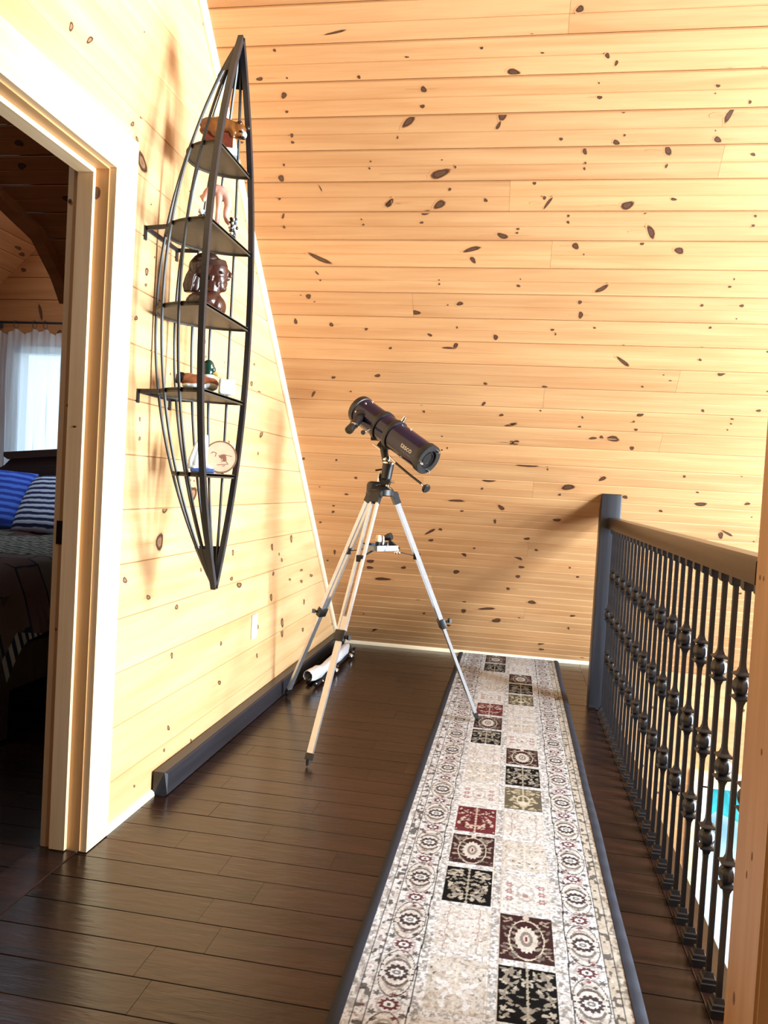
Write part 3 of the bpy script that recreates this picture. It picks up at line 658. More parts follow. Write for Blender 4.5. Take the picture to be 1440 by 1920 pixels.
    ca.data.foreach_set('color', np.concatenate([np.clip(C, 0, 1).reshape(-1, 3), np.ones((nx * ny, 1))], 1).astype(np.float32).ravel())
    return me
t = NT('rug_weave'); at = t.n('Attribute', attribute_name='weave'); co = t.n('TexCoord'); nz = t.n('TexNoise', i_Scale=420.0, i_Detail=2.0); t.l(co.outputs['Object'], nz.inputs[0])
t.l(t.mix(.10, at.outputs['Color'], nz.outputs['Color'], 'OVERLAY'), t.b.inputs['Base Color']); t.b.inputs['Roughness'].default_value = .85; t.b.inputs['Specular IOR Level'].default_value = .1; t.bump(nz.outputs[0], .3, .001)
M_RUG = t.m
M_NAVY = plain('navy_binding', srgb(13, 21, 38), .8, 0, .3, 200, .2)
RUG = thing('runner_rug', 'long cream patterned runner rug with navy edges and dark flower panels', 'rug', (.015, 3.4, 0))
me = build_rug(); me.materials.append(M_RUG); me.transform(Matrix.Translation((-.015, -3.4, 0)))
obj('pile', me, None, RUG)
for sx, xa in ((-1, -.301), (1, .330)):
    b = MB(); pts = [(xa + sx * 0, 0), (xa + sx * .002, .0105), (xa + sx * .012, .012), (xa + sx * .024, .0095), (xa + sx * .031, .003), (xa + sx * .031, .0)]
    n = 60; rings = []
    for i in range(n + 1):
        yy = 1.30 + (5.53 - 1.30) * i / n; wv = .0016 * math.sin(yy * 7 + sx)
        rings.append([b.bm.verts.new((px + (wv if j > 1 else 0), yy, pz + .001)) for j, (px, pz) in enumerate(pts)])
    for r0, r1 in zip(rings, rings[1:]):
        for j in range(len(pts) - 1): b.bm.faces.new((r0[j], r0[j + 1], r1[j + 1], r1[j]))
    part('edge_binding', b, M_NAVY, RUG, label='navy blue edge binding')
part('backing', MB().bb(-.302, .331, 1.30, 5.53, .0012, .006), M_NAVY, RUG)

# ------------------------------------------------------------------ timber along the wall, socket plate
b = MB(); y0, y1 = 2.60, 5.44
b.prism([(-1.222, y0, .002), (-1.18, y0, .002), (-1.172, y0 + .012, .004), (-1.172, y0 + .012, .080), (-1.18, y0, .088), (-1.222, y0, .088)], (0, y1 - y0, 0))
tb = obj('timber_beam', b, M_DARK, smooth=False); regrain(tb, (0, 1, 0)); tag(tb, 'long dark stained timber lying on the floor against the pine wall', 'timber')
pl = thing('socket_plate', 'white socket cover plate low on the pine wall behind the telescope', 'socket', (XW, 3.65, .435))
b = MB(); b.bb(XW + .001, XW + .008, 3.612, 3.688, .375, .495); bev(b, .003, 2); part('plate', b, M_WHITE, pl)
b = MB(); b.bb(XW + .007, XW + .0105, 3.633, 3.667, .40, .47); part('insert', b, M_WHITE, pl)

# ------------------------------------------------------------------ canoe shelf
GX, GY, GZ0, GZ1 = -.98, 2.478, .780, 2.605
ZC = (GZ0 + GZ1) / 2; HZ = (GZ1 - GZ0) / 2
def prof_w(z): t = min(1, abs(z - ZC) / HZ); return .207 * (1 - t ** 2.15)
def prof_d(z): t = min(1, abs(z - ZC) / HZ); return .242 * (1 - t ** 2.0)
def hull(th, z):   # th 0 near gunwale .. pi far gunwale
    return V((GX - prof_d(z) * math.sin(th), GY - prof_w(z) * math.cos(th), z))
CS = thing('canoe_shelf', 'black iron canoe shaped wall shelf with five shelves', 'shelf', (GX, GY, ZC))
NZ = 40
def hull_path(th, za, zb, n=NZ, ins=0.0):
    pts = []
    for i in range(n + 1):
        z = za + (zb - za) * i / n; p = hull(th, z); pts.append(p)
    return pts
for th in (0, math.pi):
    b = MB(); b.tube(hull_path(th, GZ0 + .004, GZ1 - .004), .0125, 4, up=(0, 1, 0)); part('gunwale', b, M_IRON, CS, ang=30)
for th in (math.radians(a) for a in (20, 40, 82, 113, 131, 147, 164)):
    b = MB(); b.tube(hull_path(th, GZ0 + .05, GZ1 - .05), .0052, 6, up=(0, 1, 0)); part('rib', b, M_IRON, CS)
for za, zb in ((GZ1 - .14, GZ1 + .002), (GZ0 + .14, GZ0 - .002)):
    b = MB(); rings = []
    for i in range(9):
        z = za + (zb - za) * i / 8
        rings.append([b.bm.verts.new(hull(math.pi * j / 14, z) + V((-.004 * math.sin(math.pi * j / 14), -.004 * math.cos(math.pi * j / 14), 0))) for j in range(15)])
    for r0, r1 in zip(rings, rings[1:]):
        for j in range(14): b.bm.faces.new((r0[j], r0[j + 1], r1[j + 1], r1[j]))
    bmesh.ops.solidify(b.bm, geom=b.bm.faces[:], thickness=.003); part('nose_plate', b, M_IRON, CS)
SHZ = [2.205, 1.952, 1.690, 1.426, 1.163]
for z in SHZ:
    b = MB(); n = 26; out = [hull(math.pi * j / n, z) for j in range(n + 1)]
    out = [V((GX + (p.x - GX) * .975, GY + (p.y - GY) * .975, z)) for p in out]
    b.prism([p + V((0, 0, -.003)) for p in out], (0, 0, .006))
    cen = V((GX - prof_d(z) * .4, GY, z)); inn = [p + (cen - p).normalized() * .004 for p in out]
    m = len(out)
    for j in range(m):      # rim
        a, c, a2, c2 = out[j], out[(j + 1) % m], inn[j], inn[(j + 1) % m]
        v = [b.bm.verts.new(q + V((0, 0, dz))) for dz in (-.009, .006) for q in (a, c, c2, a2)]
        for f in ((0, 1, 5, 4), (1, 2, 6, 5), (2, 3, 7, 6), (3, 0, 4, 7), (3, 2, 1, 0), (4, 5, 6, 7)): b.bm.faces.new([v[i] for i in f])
    part('shelf_plate', b, M_SHELF, CS, smooth=False)
for z in (1.945, 1.422):
    b = MB(); w0, w1 = V((XW + .006, 2.365, z)), V((XW + .006, 2.60, z))
    b.bar(w0, w1, .004, .014); b.bar(w0, hull(.85, z) , .004, .014); b.bar(w1, hull(math.pi - .85, z), .004, .014)
    for w_ in (w0, w1): b.box(w_ + V((-.0025, 0, -.016)), (.004, .014, .045))
    part('wall_bracket', b, M_IRON, CS, smooth=False)

# things on the shelves: SV() drops a point seen in profile onto an upright plane through the shelf middle
NSH = V((-.40, .917, 0)).normalized(); FSH = V((.917, .40, 0)).normalized(); PX = .00178
PROF = Matrix((FSH, NSH, V((0, 0, 1)))).transposed()
def SV(x, y, d=0.0, cx=-1.075): return on_p(x, y, V((cx, GY, 0)) + NSH * d, NSH)
def el(mb, x, y, rx, rz, ry=None, d=0.0, tilt=0.0, sub=3, cx=-1.075):
    R_ = PROF @ Matrix.Rotation(tilt, 3, 'Y'); mb.ball(SV(x, y, d, cx), (rx * PX, (ry if ry is not None else (rx + rz) / 2) * PX, rz * PX), sub, R_)
M_WALN = plain('carved_walnut', srgb(64, 34, 24), .28, 0, .25, 40)
M_HAIR = plain('carved_dark_walnut', srgb(50, 28, 20), .3, 0, .25, 60)
M_BROWN = plain('carved_honey_brown', srgb(112, 66, 28), .3, 0, .25, 50)
M_REDWOOD = plain('red_brown_wood', srgb(96, 42, 26), .35, 0, .25, 50)
M_PALEW = plain('pale_wood', srgb(196, 160, 138), .5, 0, .12, 40)
M_STONE = plain('white_stone', srgb(226, 236, 238), .5, 0, .06, 60, .2)
# shelf 1: carved animal on a block
z1 = SHZ[0] + .006
BR = thing('animal_carving', 'brown carved animal figure with pale muzzle on the topmost canoe shelf', 'figurine', (-1.07, GY, z1))
b = MB(); el(b, 400, 237, 25, 16, 17, tilt=.05); el(b, 416, 236, 24, 16, 17); el(b, 430, 241, 16, 16, 15, tilt=.2); el(b, 446, 245, 16, 16, 14, tilt=.5); el(b, 455, 254, 8, 9, 8); el(b, 396, 247, 22, 9, 18)
el(b, 425, 248, 14, 6, 14); b.tube([SV(432, 244, -.016), SV(436, 252, -.024), SV(438, 259, -.024)], [6 * PX, 5 * PX, 4.5 * PX], 8); b.tube([SV(398, 244, -.016), SV(404, 252, -.028), SV(414, 255, -.028)], [9 * PX, 7 * PX, 5 * PX], 8)
part('body', blob(b, .004), M_BROWN, BR)
b = MB(); el(b, 449, 231, 6, 4.5, 4, -.016, tilt=-.3); part('ear', b, M_HAIR, BR)
b = MB(); el(b, 463, 240, 6, 4, 4, .008, tilt=.2); part('ear', b, M_HAIR, BR)
b = MB(); el(b, 457, 253, 6, 6.5, 6, -.010); part('muzzle', b, M_STONE, BR, label='pale muzzle')
b = MB(); el(b, 456, 259, 4, 3, 4, -.016); part('nose', b, M_BLACK, BR)
b = MB(); el(b, 453, 247, 2.2, 2.2, 2.2, -.024); part('eye', b, M_BLACK, BR)
def pblock(mb, x0, y0, x1, y1, depth, d=0.0, zb=None, zt=None):
    p, q = SV(x0, y1, d), SV(x1, y0, d); c = (p + q) / 2
    if zb is not None: p.z = zb
    if zt is not None: q.z = zt
    c.z = (p.z + q.z) / 2; mb.box(c, ((q - p).dot(FSH), depth, q.z - p.z), PROF); return mb
part('block', pblock(MB(), 382, 256, 437, 270, .05, 0, z1 + .0005, SV(410, 252).z), M_REDWOOD, BR, smooth=False, label='reddish wooden block')
b = MB(); pblock(b, 420, 260, 446, 274, .03, -.045, z1 + .0005, z1 + .022); bb_ = obj('paper_box', b, M_STONE, smooth=False); tag(bb_, 'small white box in front of the carved animal on top shelf', 'box')
# shelf 2: driftwood arch and two beaded figures
M_DRIFT = plain('polished_driftwood', srgb(206, 152, 134), .25, 0, .2, 30)
z2 = SHZ[1] + .006
DW = thing('driftwood_sculpture', 'arched polished pink driftwood sculpture on the second shelf down', 'sculpture', (-1.07, GY, z2))
path = [(376, 366, 3), (381, 374, 6), (386, 367, 8), (391, 360, 8.5), (398, 356, 9), (407, 355, 9), (416, 359, 10), (423, 366, 9), (427, 376, 8), (427, 387, 7), (424, 397, 6), (423, 407, 5), (425, 415, 4), (431, 421, 4)]
b = MB(); b.tube([SV(x, y) for x, y, r in path], [r * PX for *_, r in path], 10); b.tube([SV(426, 390), SV(431, 396), SV(438, 397)], [4 * PX, 3 * PX, 2 * PX], 8)
b.tube([SV(410, 356), SV(411, 372), SV(409, 390), V((SV(405, 418).x, SV(405, 418).y, z2 + .0005))], [9 * PX, 7 * PX, 4.5 * PX, 4 * PX], 10)
part('arch', blob(b, .003, 2), M_DRIFT, DW)
M_BW, M_BB, M_BBL = plain('white_beads', srgb(225, 225, 215), .3), plain('black_beads', srgb(18, 16, 24), .25), plain('blue_beads', srgb(120, 160, 190), .3)
for (cx_, cy_, lab, dd) in ((379, 394, 'left beaded ornament figure under the driftwood arch', -.058), (437, 424, 'right beaded ornament figure beside the driftwood arch', -.02)):
    base = SV(cx_, cy_, dd); bf = thing('beaded_figure', lab, 'ornament', (base.x, base.y, z2), 'beaded ornaments on the second shelf')
    r = random.Random(cx_); zz = z2
    for nm, mt, n_ in (('white_beads', M_BW, 16), ('black_beads', M_BB, 14), ('blue_beads', M_BBL, 6)):
        b = MB()
        for i in range(n_):
            hgt = r.uniform(.004, .060); rad = .017 * (1 - .4 * hgt / .06)
            a_ = r.uniform(0, 6.28); b.ball((base.x + rad * math.cos(a_) * r.uniform(.3, 1), base.y + rad * math.sin(a_) * r.uniform(.3, 1), zz + hgt + .002), r.uniform(.004, .0065), 2)
        part(nm, b, mt, bf)
    part('stem', MB().cyl((base.x, base.y, zz + .0005), (base.x, base.y, zz + .06), .006, .004, 8), M_BB, bf)
# shelf 3: carved bust
z3 = SHZ[2] + .006
BU = thing('wooden_bust', 'dark carved wooden bust of a man wearing a headband on the third shelf', 'bust', (-1.07, GY, z3))
b = MB()
el(b, 388, 503, 28, 27, 25); el(b, 402, 508, 26, 25, 24); el(b, 407, 524, 19, 19, 20); el(b, 411, 537, 13, 12, 14); el(b, 417, 541, 8, 7, 9, tilt=.1)
el(b, 421, 503, 5, 3.6, 15, tilt=.5); el(b, 412, 522, 8, 6, 17, tilt=.3)
b.tube([SV(421, 503), SV(426, 509), SV(431, 516), SV(432, 521)], [3.5 * PX, 4.5 * PX, 5.5 * PX, 5 * PX], 10); b.tube([SV(418, 521), SV(424, 523), SV(431, 522)], [5 * PX, 5.5 * PX, 4 * PX], 8); el(b, 424, 522, 5, 3.5, 8.5)
el(b, 422, 530, 5.5, 2.6, 8, tilt=.3); el(b, 421, 535, 5.5, 2.8, 8, tilt=.05)
for sg in (-1, 1):
    b.tube([SV(419, 521, sg * .017), SV(415, 529, sg * .024), SV(414, 538, sg * .019)], [1.6 * PX, 2.4 * PX, 1.4 * PX], 6); b.tube([SV(411, 525, sg * .029), SV(408, 533, sg * .029), SV(409, 541, sg * .020)], [1.4 * PX, 2.2 * PX, 1.4 * PX], 6)
    b.tube([SV(421, 504, sg * .008), SV(415, 502, sg * .020), SV(406, 505, sg * .034)], [2 * PX, 2.6 * PX, 1.8 * PX], 6)
b.tube([SV(397, 530), SV(395, 546), SV(389, 566)], [19 * PX, 18 * PX, 21 * PX], 14)
el(b, 384, 570, 36, 22, 42); el(b, 404, 576, 20, 22, 36); el(b, 393, 560, 24, 14, 28)
for sg in (-1, 1): b.tube([SV(395, 508, sg * .026), SV(397, 519, sg * .033), SV(395, 530, sg * .028)], [3 * PX, 4 * PX, 2.5 * PX], 8)
me = blob(b, .0022, 2)
bmx = bmesh.new(); bmx.from_mesh(me); bmesh.ops.bisect_plane(bmx, geom=bmx.verts[:] + bmx.edges[:] + bmx.faces[:], plane_co=(0, 0, z3 + .0005), plane_no=(0, 0, 1), clear_inner=True); bmx.to_mesh(me); bmx.free()
part('head', me, M_WALN, BU)
for sg in (-1, 1):
    b = MB(); el(b, 414.5, 511, 5.5, 2.8, 5, sg * .0335, tilt=.15, sub=2); part('eye', b, M_HAIR, BU)
b = MB(); c = SV(391, 500); R_ = PROF @ Matrix.Rotation(-.22, 3, 'Y'); rings = []
for j in range(32):
    a_ = j * 2 * math.pi / 32; rings.append([b.bm.verts.new(c + R_ @ V((rx * math.cos(a_), ry * math.sin(a_), z))) for rx, ry, z in ((.060, .047, -.010), (.0635, .050, -.008), (.061, .048, .010), (.0575, .045, .012))])
for j in range(32):
    for k in range(4): b.bm.faces.new((rings[j][k], rings[(j + 1) % 32][k], rings[(j + 1) % 32][(k + 1) % 4], rings[j][(k + 1) % 4]))
part('headband', b, M_HAIR, BU, label='carved headband around the brow')
b = MB(); el(b, 386, 491, 26, 17, 24, tilt=-.2); el(b, 373, 502, 19, 20, 23); b.tube([SV(369, 504), SV(363, 519), SV(359, 536), SV(359, 548)], [8 * PX, 10 * PX, 11 * PX, 9 * PX], 12, flat=1.6); [b.tube([SV(368, 505, q), SV(362, 520, q), SV(357, 547, q)], [2 * PX, 2.6 * PX, 2 * PX], 6) for q in (-.026, -.014, .004)]; part('hair', blob(b, .0035, 3), M_HAIR, BU, label='long carved hair behind the neck')
for k in range(3):
    b = MB(); b.tube([SV(384 + 6 * k, 549 + 3 * k, -.058 + .006 * k), SV(396 + 6 * k, 562 + 4 * k, -.062 + .006 * k), SV(403 + 6 * k, 578 + 2 * k, -.055 + .006 * k)], 1.6 * PX, 6); part('collar_fold', b, M_HAIR, BU)
# shelf 4: mallard and stone
z4 = SHZ[3] + .006
M_GREEN = plain('mallard_green', srgb(16, 52, 40), .18, 0, .2, 20); M_CHEST = plain('chestnut_paint', srgb(150, 88, 56), .4, 0, .15, 40); M_DUCKBLK = plain('duck_black', srgb(28, 20, 18), .35, 0, .2, 30); M_BILL = plain('bill_ochre', srgb(168, 134, 62), .4)
DK_ = thing('duck_decoy', 'painted mallard duck decoy with green head on the fourth shelf', 'duck', (-1.07, GY, z4))
def lift(me, z):
    m_ = min(v.co.z for v in me.vertices)
    if m_ < z:
        for v in me.vertices: v.co.z = max(v.co.z, z)
    return me
b = MB(); el(b, 372, 716, 34, 14, 20, tilt=.03); el(b, 390, 719, 20, 13, 19); el(b, 352, 710, 18, 11, 15, tilt=-.1); part('body', lift(blob(b, .0035), z4 + .0005), M_CHEST, DK_)
b = MB(); el(b, 392, 724, 17, 10, 20); el(b, 372, 725, 26, 8.5, 21); el(b, 356, 723, 15, 6, 17); part('flank', lift(blob(b, .003), z4 + .0005), M_STONE, DK_, label='white painted flank')
b = MB(); el(b, 342, 708, 13, 10, 14, tilt=.5); b.tube([SV(340, 706), SV(333, 712), SV(330, 718)], [9 * PX, 6 * PX, 3 * PX], 8); part('tail', lift(blob(b, .003), z4 + .0005), M_DUCKBLK, DK_, label='black tail')
b = MB(); el(b, 391, 687, 11, 13, 10); el(b, 390, 698, 9.5, 11, 9); el(b, 399, 694, 6, 7, 7, tilt=.4); part('head', blob(b, .003), M_GREEN, DK_, label='glossy green head')
b = MB(); p = SV(391, 706); b._lathe(p - V((0, 0, .005)), V((0, 0, 1)), [(0, .019), (.003, .0205), (.007, .0205), (.010, .018)], 20); part('neck_ring', b, M_STONE, DK_)
b = MB(); b.tube([SV(400, 699), SV(406, 702), SV(409, 704)], [4 * PX, 3.2 * PX, 1.6 * PX], 8); part('bill', b, M_BILL, DK_)
b = MB(); pblock(b, 409, 713, 441, 745, .045, -.035, z4 + .0005, z4 + .050); me = blob(b, .0035, 5)
for v in me.vertices: v.co += mnoise.noise_vector(v.co * 45) * .003
o = obj('white_stone', me, M_STONE); o.data.transform(Matrix.Translation((0, 0, 0))); tag(o, 'rough white stone block beside the duck decoy', 'stone')
mz = min(v.co.z for v in o.data.vertices); o.data.transform(Matrix.Translation((0, 0, z4 + .0005 - mz)))
# shelf 5: pale carving and wood slice
z5 = SHZ[4] + .006
M_FROST = plain('frosted_stone', srgb(214, 228, 232), .25, 0, .10, 40, .2); M_BLUE = plain('blue_grey_base', srgb(70, 90, 140), .3, 0, .3, 40)
BC = thing('white_bird_carving', 'white stone carving with upright wing on the lowest canoe shelf', 'sculpture', (-1.07, GY, z5))
b = MB(); b.tube([SV(385, 815), SV(385, 840), SV(381, 862), SV(379, 884)], [8 * PX, 9 * PX, 11 * PX, 17 * PX], 8, flat=.6)
b.tube([SV(374, 822), SV(367, 842), SV(360, 862), SV(358, 880)], [4 * PX, 9 * PX, 11 * PX, 11 * PX], 8, flat=.6); b.tube([SV(379, 832), SV(373, 850), SV(369, 872)], [8 * PX, 11 * PX, 14 * PX], 8, flat=.6); el(b, 392, 879, 9, 8, 12, tilt=.5); el(b, 365, 878, 12, 9, 14)
part('bird', lift(blob(b, .003, 1), z5 + .012), M_FROST, BC)
b = MB(); pblock(b, 356, 880, 402, 890, .05, 0, z5 + .0005, z5 + .016); bev(b, .004, 2); part('base', b, M_BLUE, BC, label='blue grey base')
WS = thing('wood_slice', 'round wood slice with a burned drawing standing on the lowest shelf', 'wood slice', (-1.05, GY, z5))
c = SV(413, 862, .050); r_ = .0535; c.z = z5 + r_ + .003; nrm = (V((.40, -.917, .10))).normalized()
b = MB(); b._lathe(c, nrm, [(0, r_ - .002), (.014, r_ - .002)], 40); part('face', b, plain('slice_wood', srgb(214, 172, 140), .55, 0, .08, 30), WS)
b = MB(); u = nrm.orthogonal().normalized(); w_ = nrm.cross(u); rings = []
for j in range(40):
    a_ = j * 2 * math.pi / 40; e = u * math.cos(a_) + w_ * math.sin(a_); rings.append([b.bm.verts.new(c + e * rr + nrm * dd) for rr, dd in ((r_ - .0025, -.001), (r_ + .0025, -.001), (r_ + .0025, .0145), (r_ - .0025, .0145))])
for j in range(40):
    for k in range(4): b.bm.faces.new((rings[j][k], rings[(j + 1) % 40][k], rings[(j + 1) % 40][(k + 1) % 4], rings[j][(k + 1) % 4]))
part('bark_rim', b, plain('bark', srgb(120, 84, 62), .8, 0, .3, 120), WS)
M_BURN = plain('burned_lines', srgb(128, 78, 58), .7)
up_ = (V((0, 0, 1)) - nrm * nrm.z).normalized(); rt = up_.cross(nrm)
def ws(x, y): return c + nrm * .0142 + rt * (x * PX) + up_ * (y * PX)
b = MB()
for x0, y0_, x1, y1_ in ((-4, 2, 6, 5), (6, 5, 22, 2), (0, -2, 12, -1), (2, -10, 8, -4), (8, -4, 14, -12), (-18, 6, -14, 9), (-14, 9, -8, 7), (-8, 7, -10, 0), (3, 4, 2, -6), (10, 3, 9, -8), (-6, -16, 16, -13), (4, -18, 9, -16)):
    b.bar(ws(x0, y0_), ws(x1, y1_), .0022, .0006, up=nrm)
for x0, y0_, a_, b_ in ((4, 0, 7, 3), (8, -5, 4, 4), (6, 3, 5, 2)): b.ball(ws(x0, y0_), (a_ * PX, .0006, b_ * PX), 2, Matrix((rt, nrm, up_)).transposed())
part('burned_drawing', b, M_BURN, WS, smooth=False)

# ------------------------------------------------------------------ telescope on tripod
TY = 3.66
HUB = on_y(716, 915, TY); HUB = V((HUB.x, TY, HUB.z))
TS = thing('telescope', 'midnight blue reflector telescope on a silver aluminium tripod', 'telescope', (HUB.x, TY, 0))
A, B = on_y(675, 768, 3.765), on_y(804, 863, 3.53); AX = (B - A).normalized(); LEN = (B - A).length; RT = .067
tu = MB(); tu._lathe(A, AX, [(.006, RT), (LEN - .021, RT)], 48); tube_o = part('optical_tube', tu, M_TUBE, TS)
b = MB(); b._lathe(A, AX, [(-.004, .058), (-.004, RT + .0035), (.0, RT + .005), (.024, RT + .005), (.026, RT + .001)], 48); part('front_ring', b, M_BLACK, TS)
b = MB(); b._lathe(A, AX, [(-.0055, .005), (-.0055, .058), (-.003, .058), (-.003, .005)], 40); part('front_opening', b, M_GLASSDK, TS)
b = MB(); prof = [(LEN - .034, RT + .001), (LEN - .032, RT + .0055), (LEN - .002, RT + .0055), (LEN, RT + .004), (LEN, .046), (LEN - .003, .044), (LEN - .018, .043)]
rings = []; u_ = AX.orthogonal().normalized(); v_ = AX.cross(u_)
for d, r in prof: rings.append([b.bm.verts.new(A + AX * d + r * (math.cos(k * 2 * math.pi / 48) * u_ + math.sin(k * 2 * math.pi / 48) * v_)) for k in range(48)])
for r0, r1 in zip(rings, rings[1:]):
    for k in range(48): b.bm.faces.new((r0[k], r0[(k + 1) % 48], r1[(k + 1) % 48], r1[k]))
cell = part('rear_cell', b, M_BLACK, TS, label='black mirror cell at the lower end')
b = MB(); b._lathe(A, AX, [(LEN - .016, .043), (LEN - .012, .043), (LEN - .011, .036), (LEN - .005, .034), (LEN - .005, .030), (LEN - .010, .028)], 40); part('cell_back', b, M_GLASSDK, cell)
def around(d, r, ang):   # angle measured from "towards the camera side"
    side = (V((0, -1, 0)) - AX * V((0, -1, 0)).dot(AX)).normalized(); upv = AX.cross(side)
    if upv.z < 0: upv = -upv
    return A + AX * d + r * (math.cos(ang) * side + math.sin(ang) * upv)
for an in (1.75, -.35 + 4.4, -.55):
    b = MB(); p = around(LEN - .002, .056, an); b.cyl(p, p + AX * .014, .006, n=12); b.cyl(p + AX * .013, p + AX * .02, .0045, n=6); part('collimation_screw', b, M_CHROME, cell)
for fr in (.345, .52):
    d = LEN * fr; b = MB(); b._lathe(A, AX, [(d - .013, RT), (d - .013, RT + .006), (d - .010, RT + .0075), (d + .010, RT + .0075), (d + .013, RT + .006), (d + .013, RT)], 48); ring = part('tube_ring', b, M_BLACK, TS)
    p = around(d, RT + .007, 1.45); q = around(d, RT + .030, 1.45)
    if fr > .4:
        b = MB(); b.cyl(p, q, .011, .008, 14); b.cyl(q, q + (q - p).normalized() * .006, .006, n=10); part('clamp_knob', b, M_CHROME, ring)
    b = MB(); p = around(d, RT + .006, -1.5); b.box(p, (.02, .02, .02)); part('ring_foot', b, M_BLACK, ring)
for d, an in ((.05, 1.35), (.045, -.25), (.055, .65), (LEN * .66, 1.35)):
    p = around(d, RT - .001, an); q = around(d, RT + .006, an); part('bolt', MB().cyl(p, q, .0055, .004, 10), M_CHROME, TS)
# focuser and eyepiece
fb = around(.075, RT - .012, -.35); ft = on_y(654, 807, 3.55); fdir = (ft - fb).normalized(); FL = (ft - fb).length
fc = part('focuser', MB()._lathe(fb, fdir, [(0, .034), (.016, .032), (.018, .021), (FL * .62, .021), (FL * .64, .018)], 24), M_BLACK, TS)
part('draw_tube', MB()._lathe(fb + fdir * FL * .60, fdir, [(0, .0175), (FL * .16, .0175)], 24), M_CHROME, fc)
part('eyepiece', MB()._lathe(fb + fdir * FL * .74, fdir, [(0, .0185), (FL * .22, .0205), (FL * .26, .0195), (FL * .26, .012), (FL * .24, .011)], 24), M_BLACK, fc)
p = on_y(680, 812, 3.58); part('focus_knob', MB()._lathe(p, V((.35, -.9, .2)), [(0, .004), (.004, .010), (.014, .0115), (.018, .008)], 14), M_BLACK, fc)
part('knob_shaft', MB().cyl(p, p + V((.028, .03, .02)), .004, n=8), M_CHROME, fc)
# lettering on the tube (flat print wrapped on the enamel)
def tube_text(body, size, d0, ang, name, width):
    cu = bpy.data.curves.new('t', 'FONT'); cu.body = body; cu.size = size; cu.align_x = 'LEFT'
    o = bpy.data.objects.new('t', cu); COL.objects.link(o); me = bake_text(o); xs = [v.co.x for v in me.vertices]; s = width / (max(xs) - min(xs))
    for v in me.vertices:
        x, y = (v.co.x - min(xs)) * s, v.co.y * s; v.co = around(d0 + x, RT + .0006, ang + y / RT)
    o2 = part(name, me, M_PAINT, TS, smooth=False); return o2
def bake_text(o):
    bpy.context.view_layer.update(); me = bpy.data.meshes.new_from_object(o.evaluated_get(bpy.context.evaluated_depsgraph_get())); bpy.data.objects.remove(o)
    bmx = bmesh.new(); bmx.from_mesh(me); bmesh.ops.triangulate(bmx, faces=bmx.faces[:]); bmx.to_mesh(me); bmx.free(); return me
tube_text('tasco', .03, LEN * .74, -.36, 'lettering', .072)
b = MB()
for k in range(9):
    p0, p1 = around(LEN * .75 + .0085 * k, RT + .0005, -.56), around(LEN * .75 + .0085 * k + .006, RT + .0005, -.56); b.bar(p0, p1, .0032, .0006, up=(p0 - A) - AX * (p0 - A).dot(AX))
part('lettering', b, plain('faint_lettering', srgb(120, 122, 140), .5), TS, smooth=False)
# equatorial mount
def MP(x, y, Y=TY): return on_y(x, y, Y)
mt = part('saddle', MB().bar(MP(712, 829), MP(728, 842), .04, .030, up=(0, -1, 0)), M_BLACK, TS)
part('saddle_post', MB().cyl(MP(719, 838), MP(724, 868), .019, .017, 18), M_BLACK, TS)
part('saddle_rod', MB().cyl(MP(699, 832, 3.62), MP(713, 843, 3.62), .0035, n=8), M_CHROME, mt)
part('declination_collar', MB()._lathe(MP(724, 864), (MP(728, 852) - MP(724, 864)).normalized(), [(0, .020), (.006, .021), (.012, .019), (.020, .014), (.026, .010)], 20), M_CHROME, TS)
part('polar_axis', MB()._lathe(MP(729, 866, TY - .01), (MP(723, 902) - MP(729, 866)).normalized(), [(0, .020), (.004, .027), (.012, .028), (.060, .026), (.080, .025), (.088, .018)], 24), M_BLACK, TS)
part('setting_ring', MB()._lathe(MP(729, 866, TY - .01), (MP(723, 902) - MP(729, 866)).normalized(), [(.002, .0275), (.005, .0285), (.009, .0285), (.010, .0275)], 24), M_CHROME, TS)
part('latitude_arm', MB().bar(MP(712, 888), MP(716, 912), .022, .012, up=(1, 0, 0)), M_BLACK, TS)
part('latitude_screw', MB().cyl(MP(712, 884, 3.64), MP(708, 903, 3.64), .0032, n=8), M_CHROME, TS)
part('azimuth_knob', MB().cyl(MP(704, 882), MP(724, 879), .0045, n=8), M_BLACK, TS)
part('mount_head', MB().bar(MP(717, 903), MP(730, 909), .05, .04), M_BLACK, TS)
b = MB(); b.cyl(MP(730, 903), MP(739, 904), .006, n=10); part('lock_screw', b, M_CHROME, TS)
b = MB(); b.ball(MP(726, 911, TY - .03), .009, 2); b.cyl(MP(726, 911, TY - .03), MP(734, 918, TY - .05), .004, n=8); part('lock_lever', b, M_CHROME, TS)
# slow motion cable
p0, p1, p2, p3 = MP(730, 855, 3.62), MP(742, 868, 3.60), MP(790, 907, 3.54), MP(795, 912, 3.53)
cb = part('slow_motion_cable', MB().tube([p1, (p1 + p2) / 2 + V((0, 0, -.002)), p2], .0055, 10), M_BLACK, TS)
part('cable_rod', MB().cyl(p0, p1, .0035, n=8), M_CHROME, cb); part('cable_rod', MB().cyl(p2, p3, .0035, n=8), M_CHROME, cb)
part('cable_knob', MB()._lathe(p3, (p3 - p2).normalized(), [(0, .010), (.008, .011), (.010, .020), (.018, .022), (.024, .018)], 16), M_BLACK, cb)
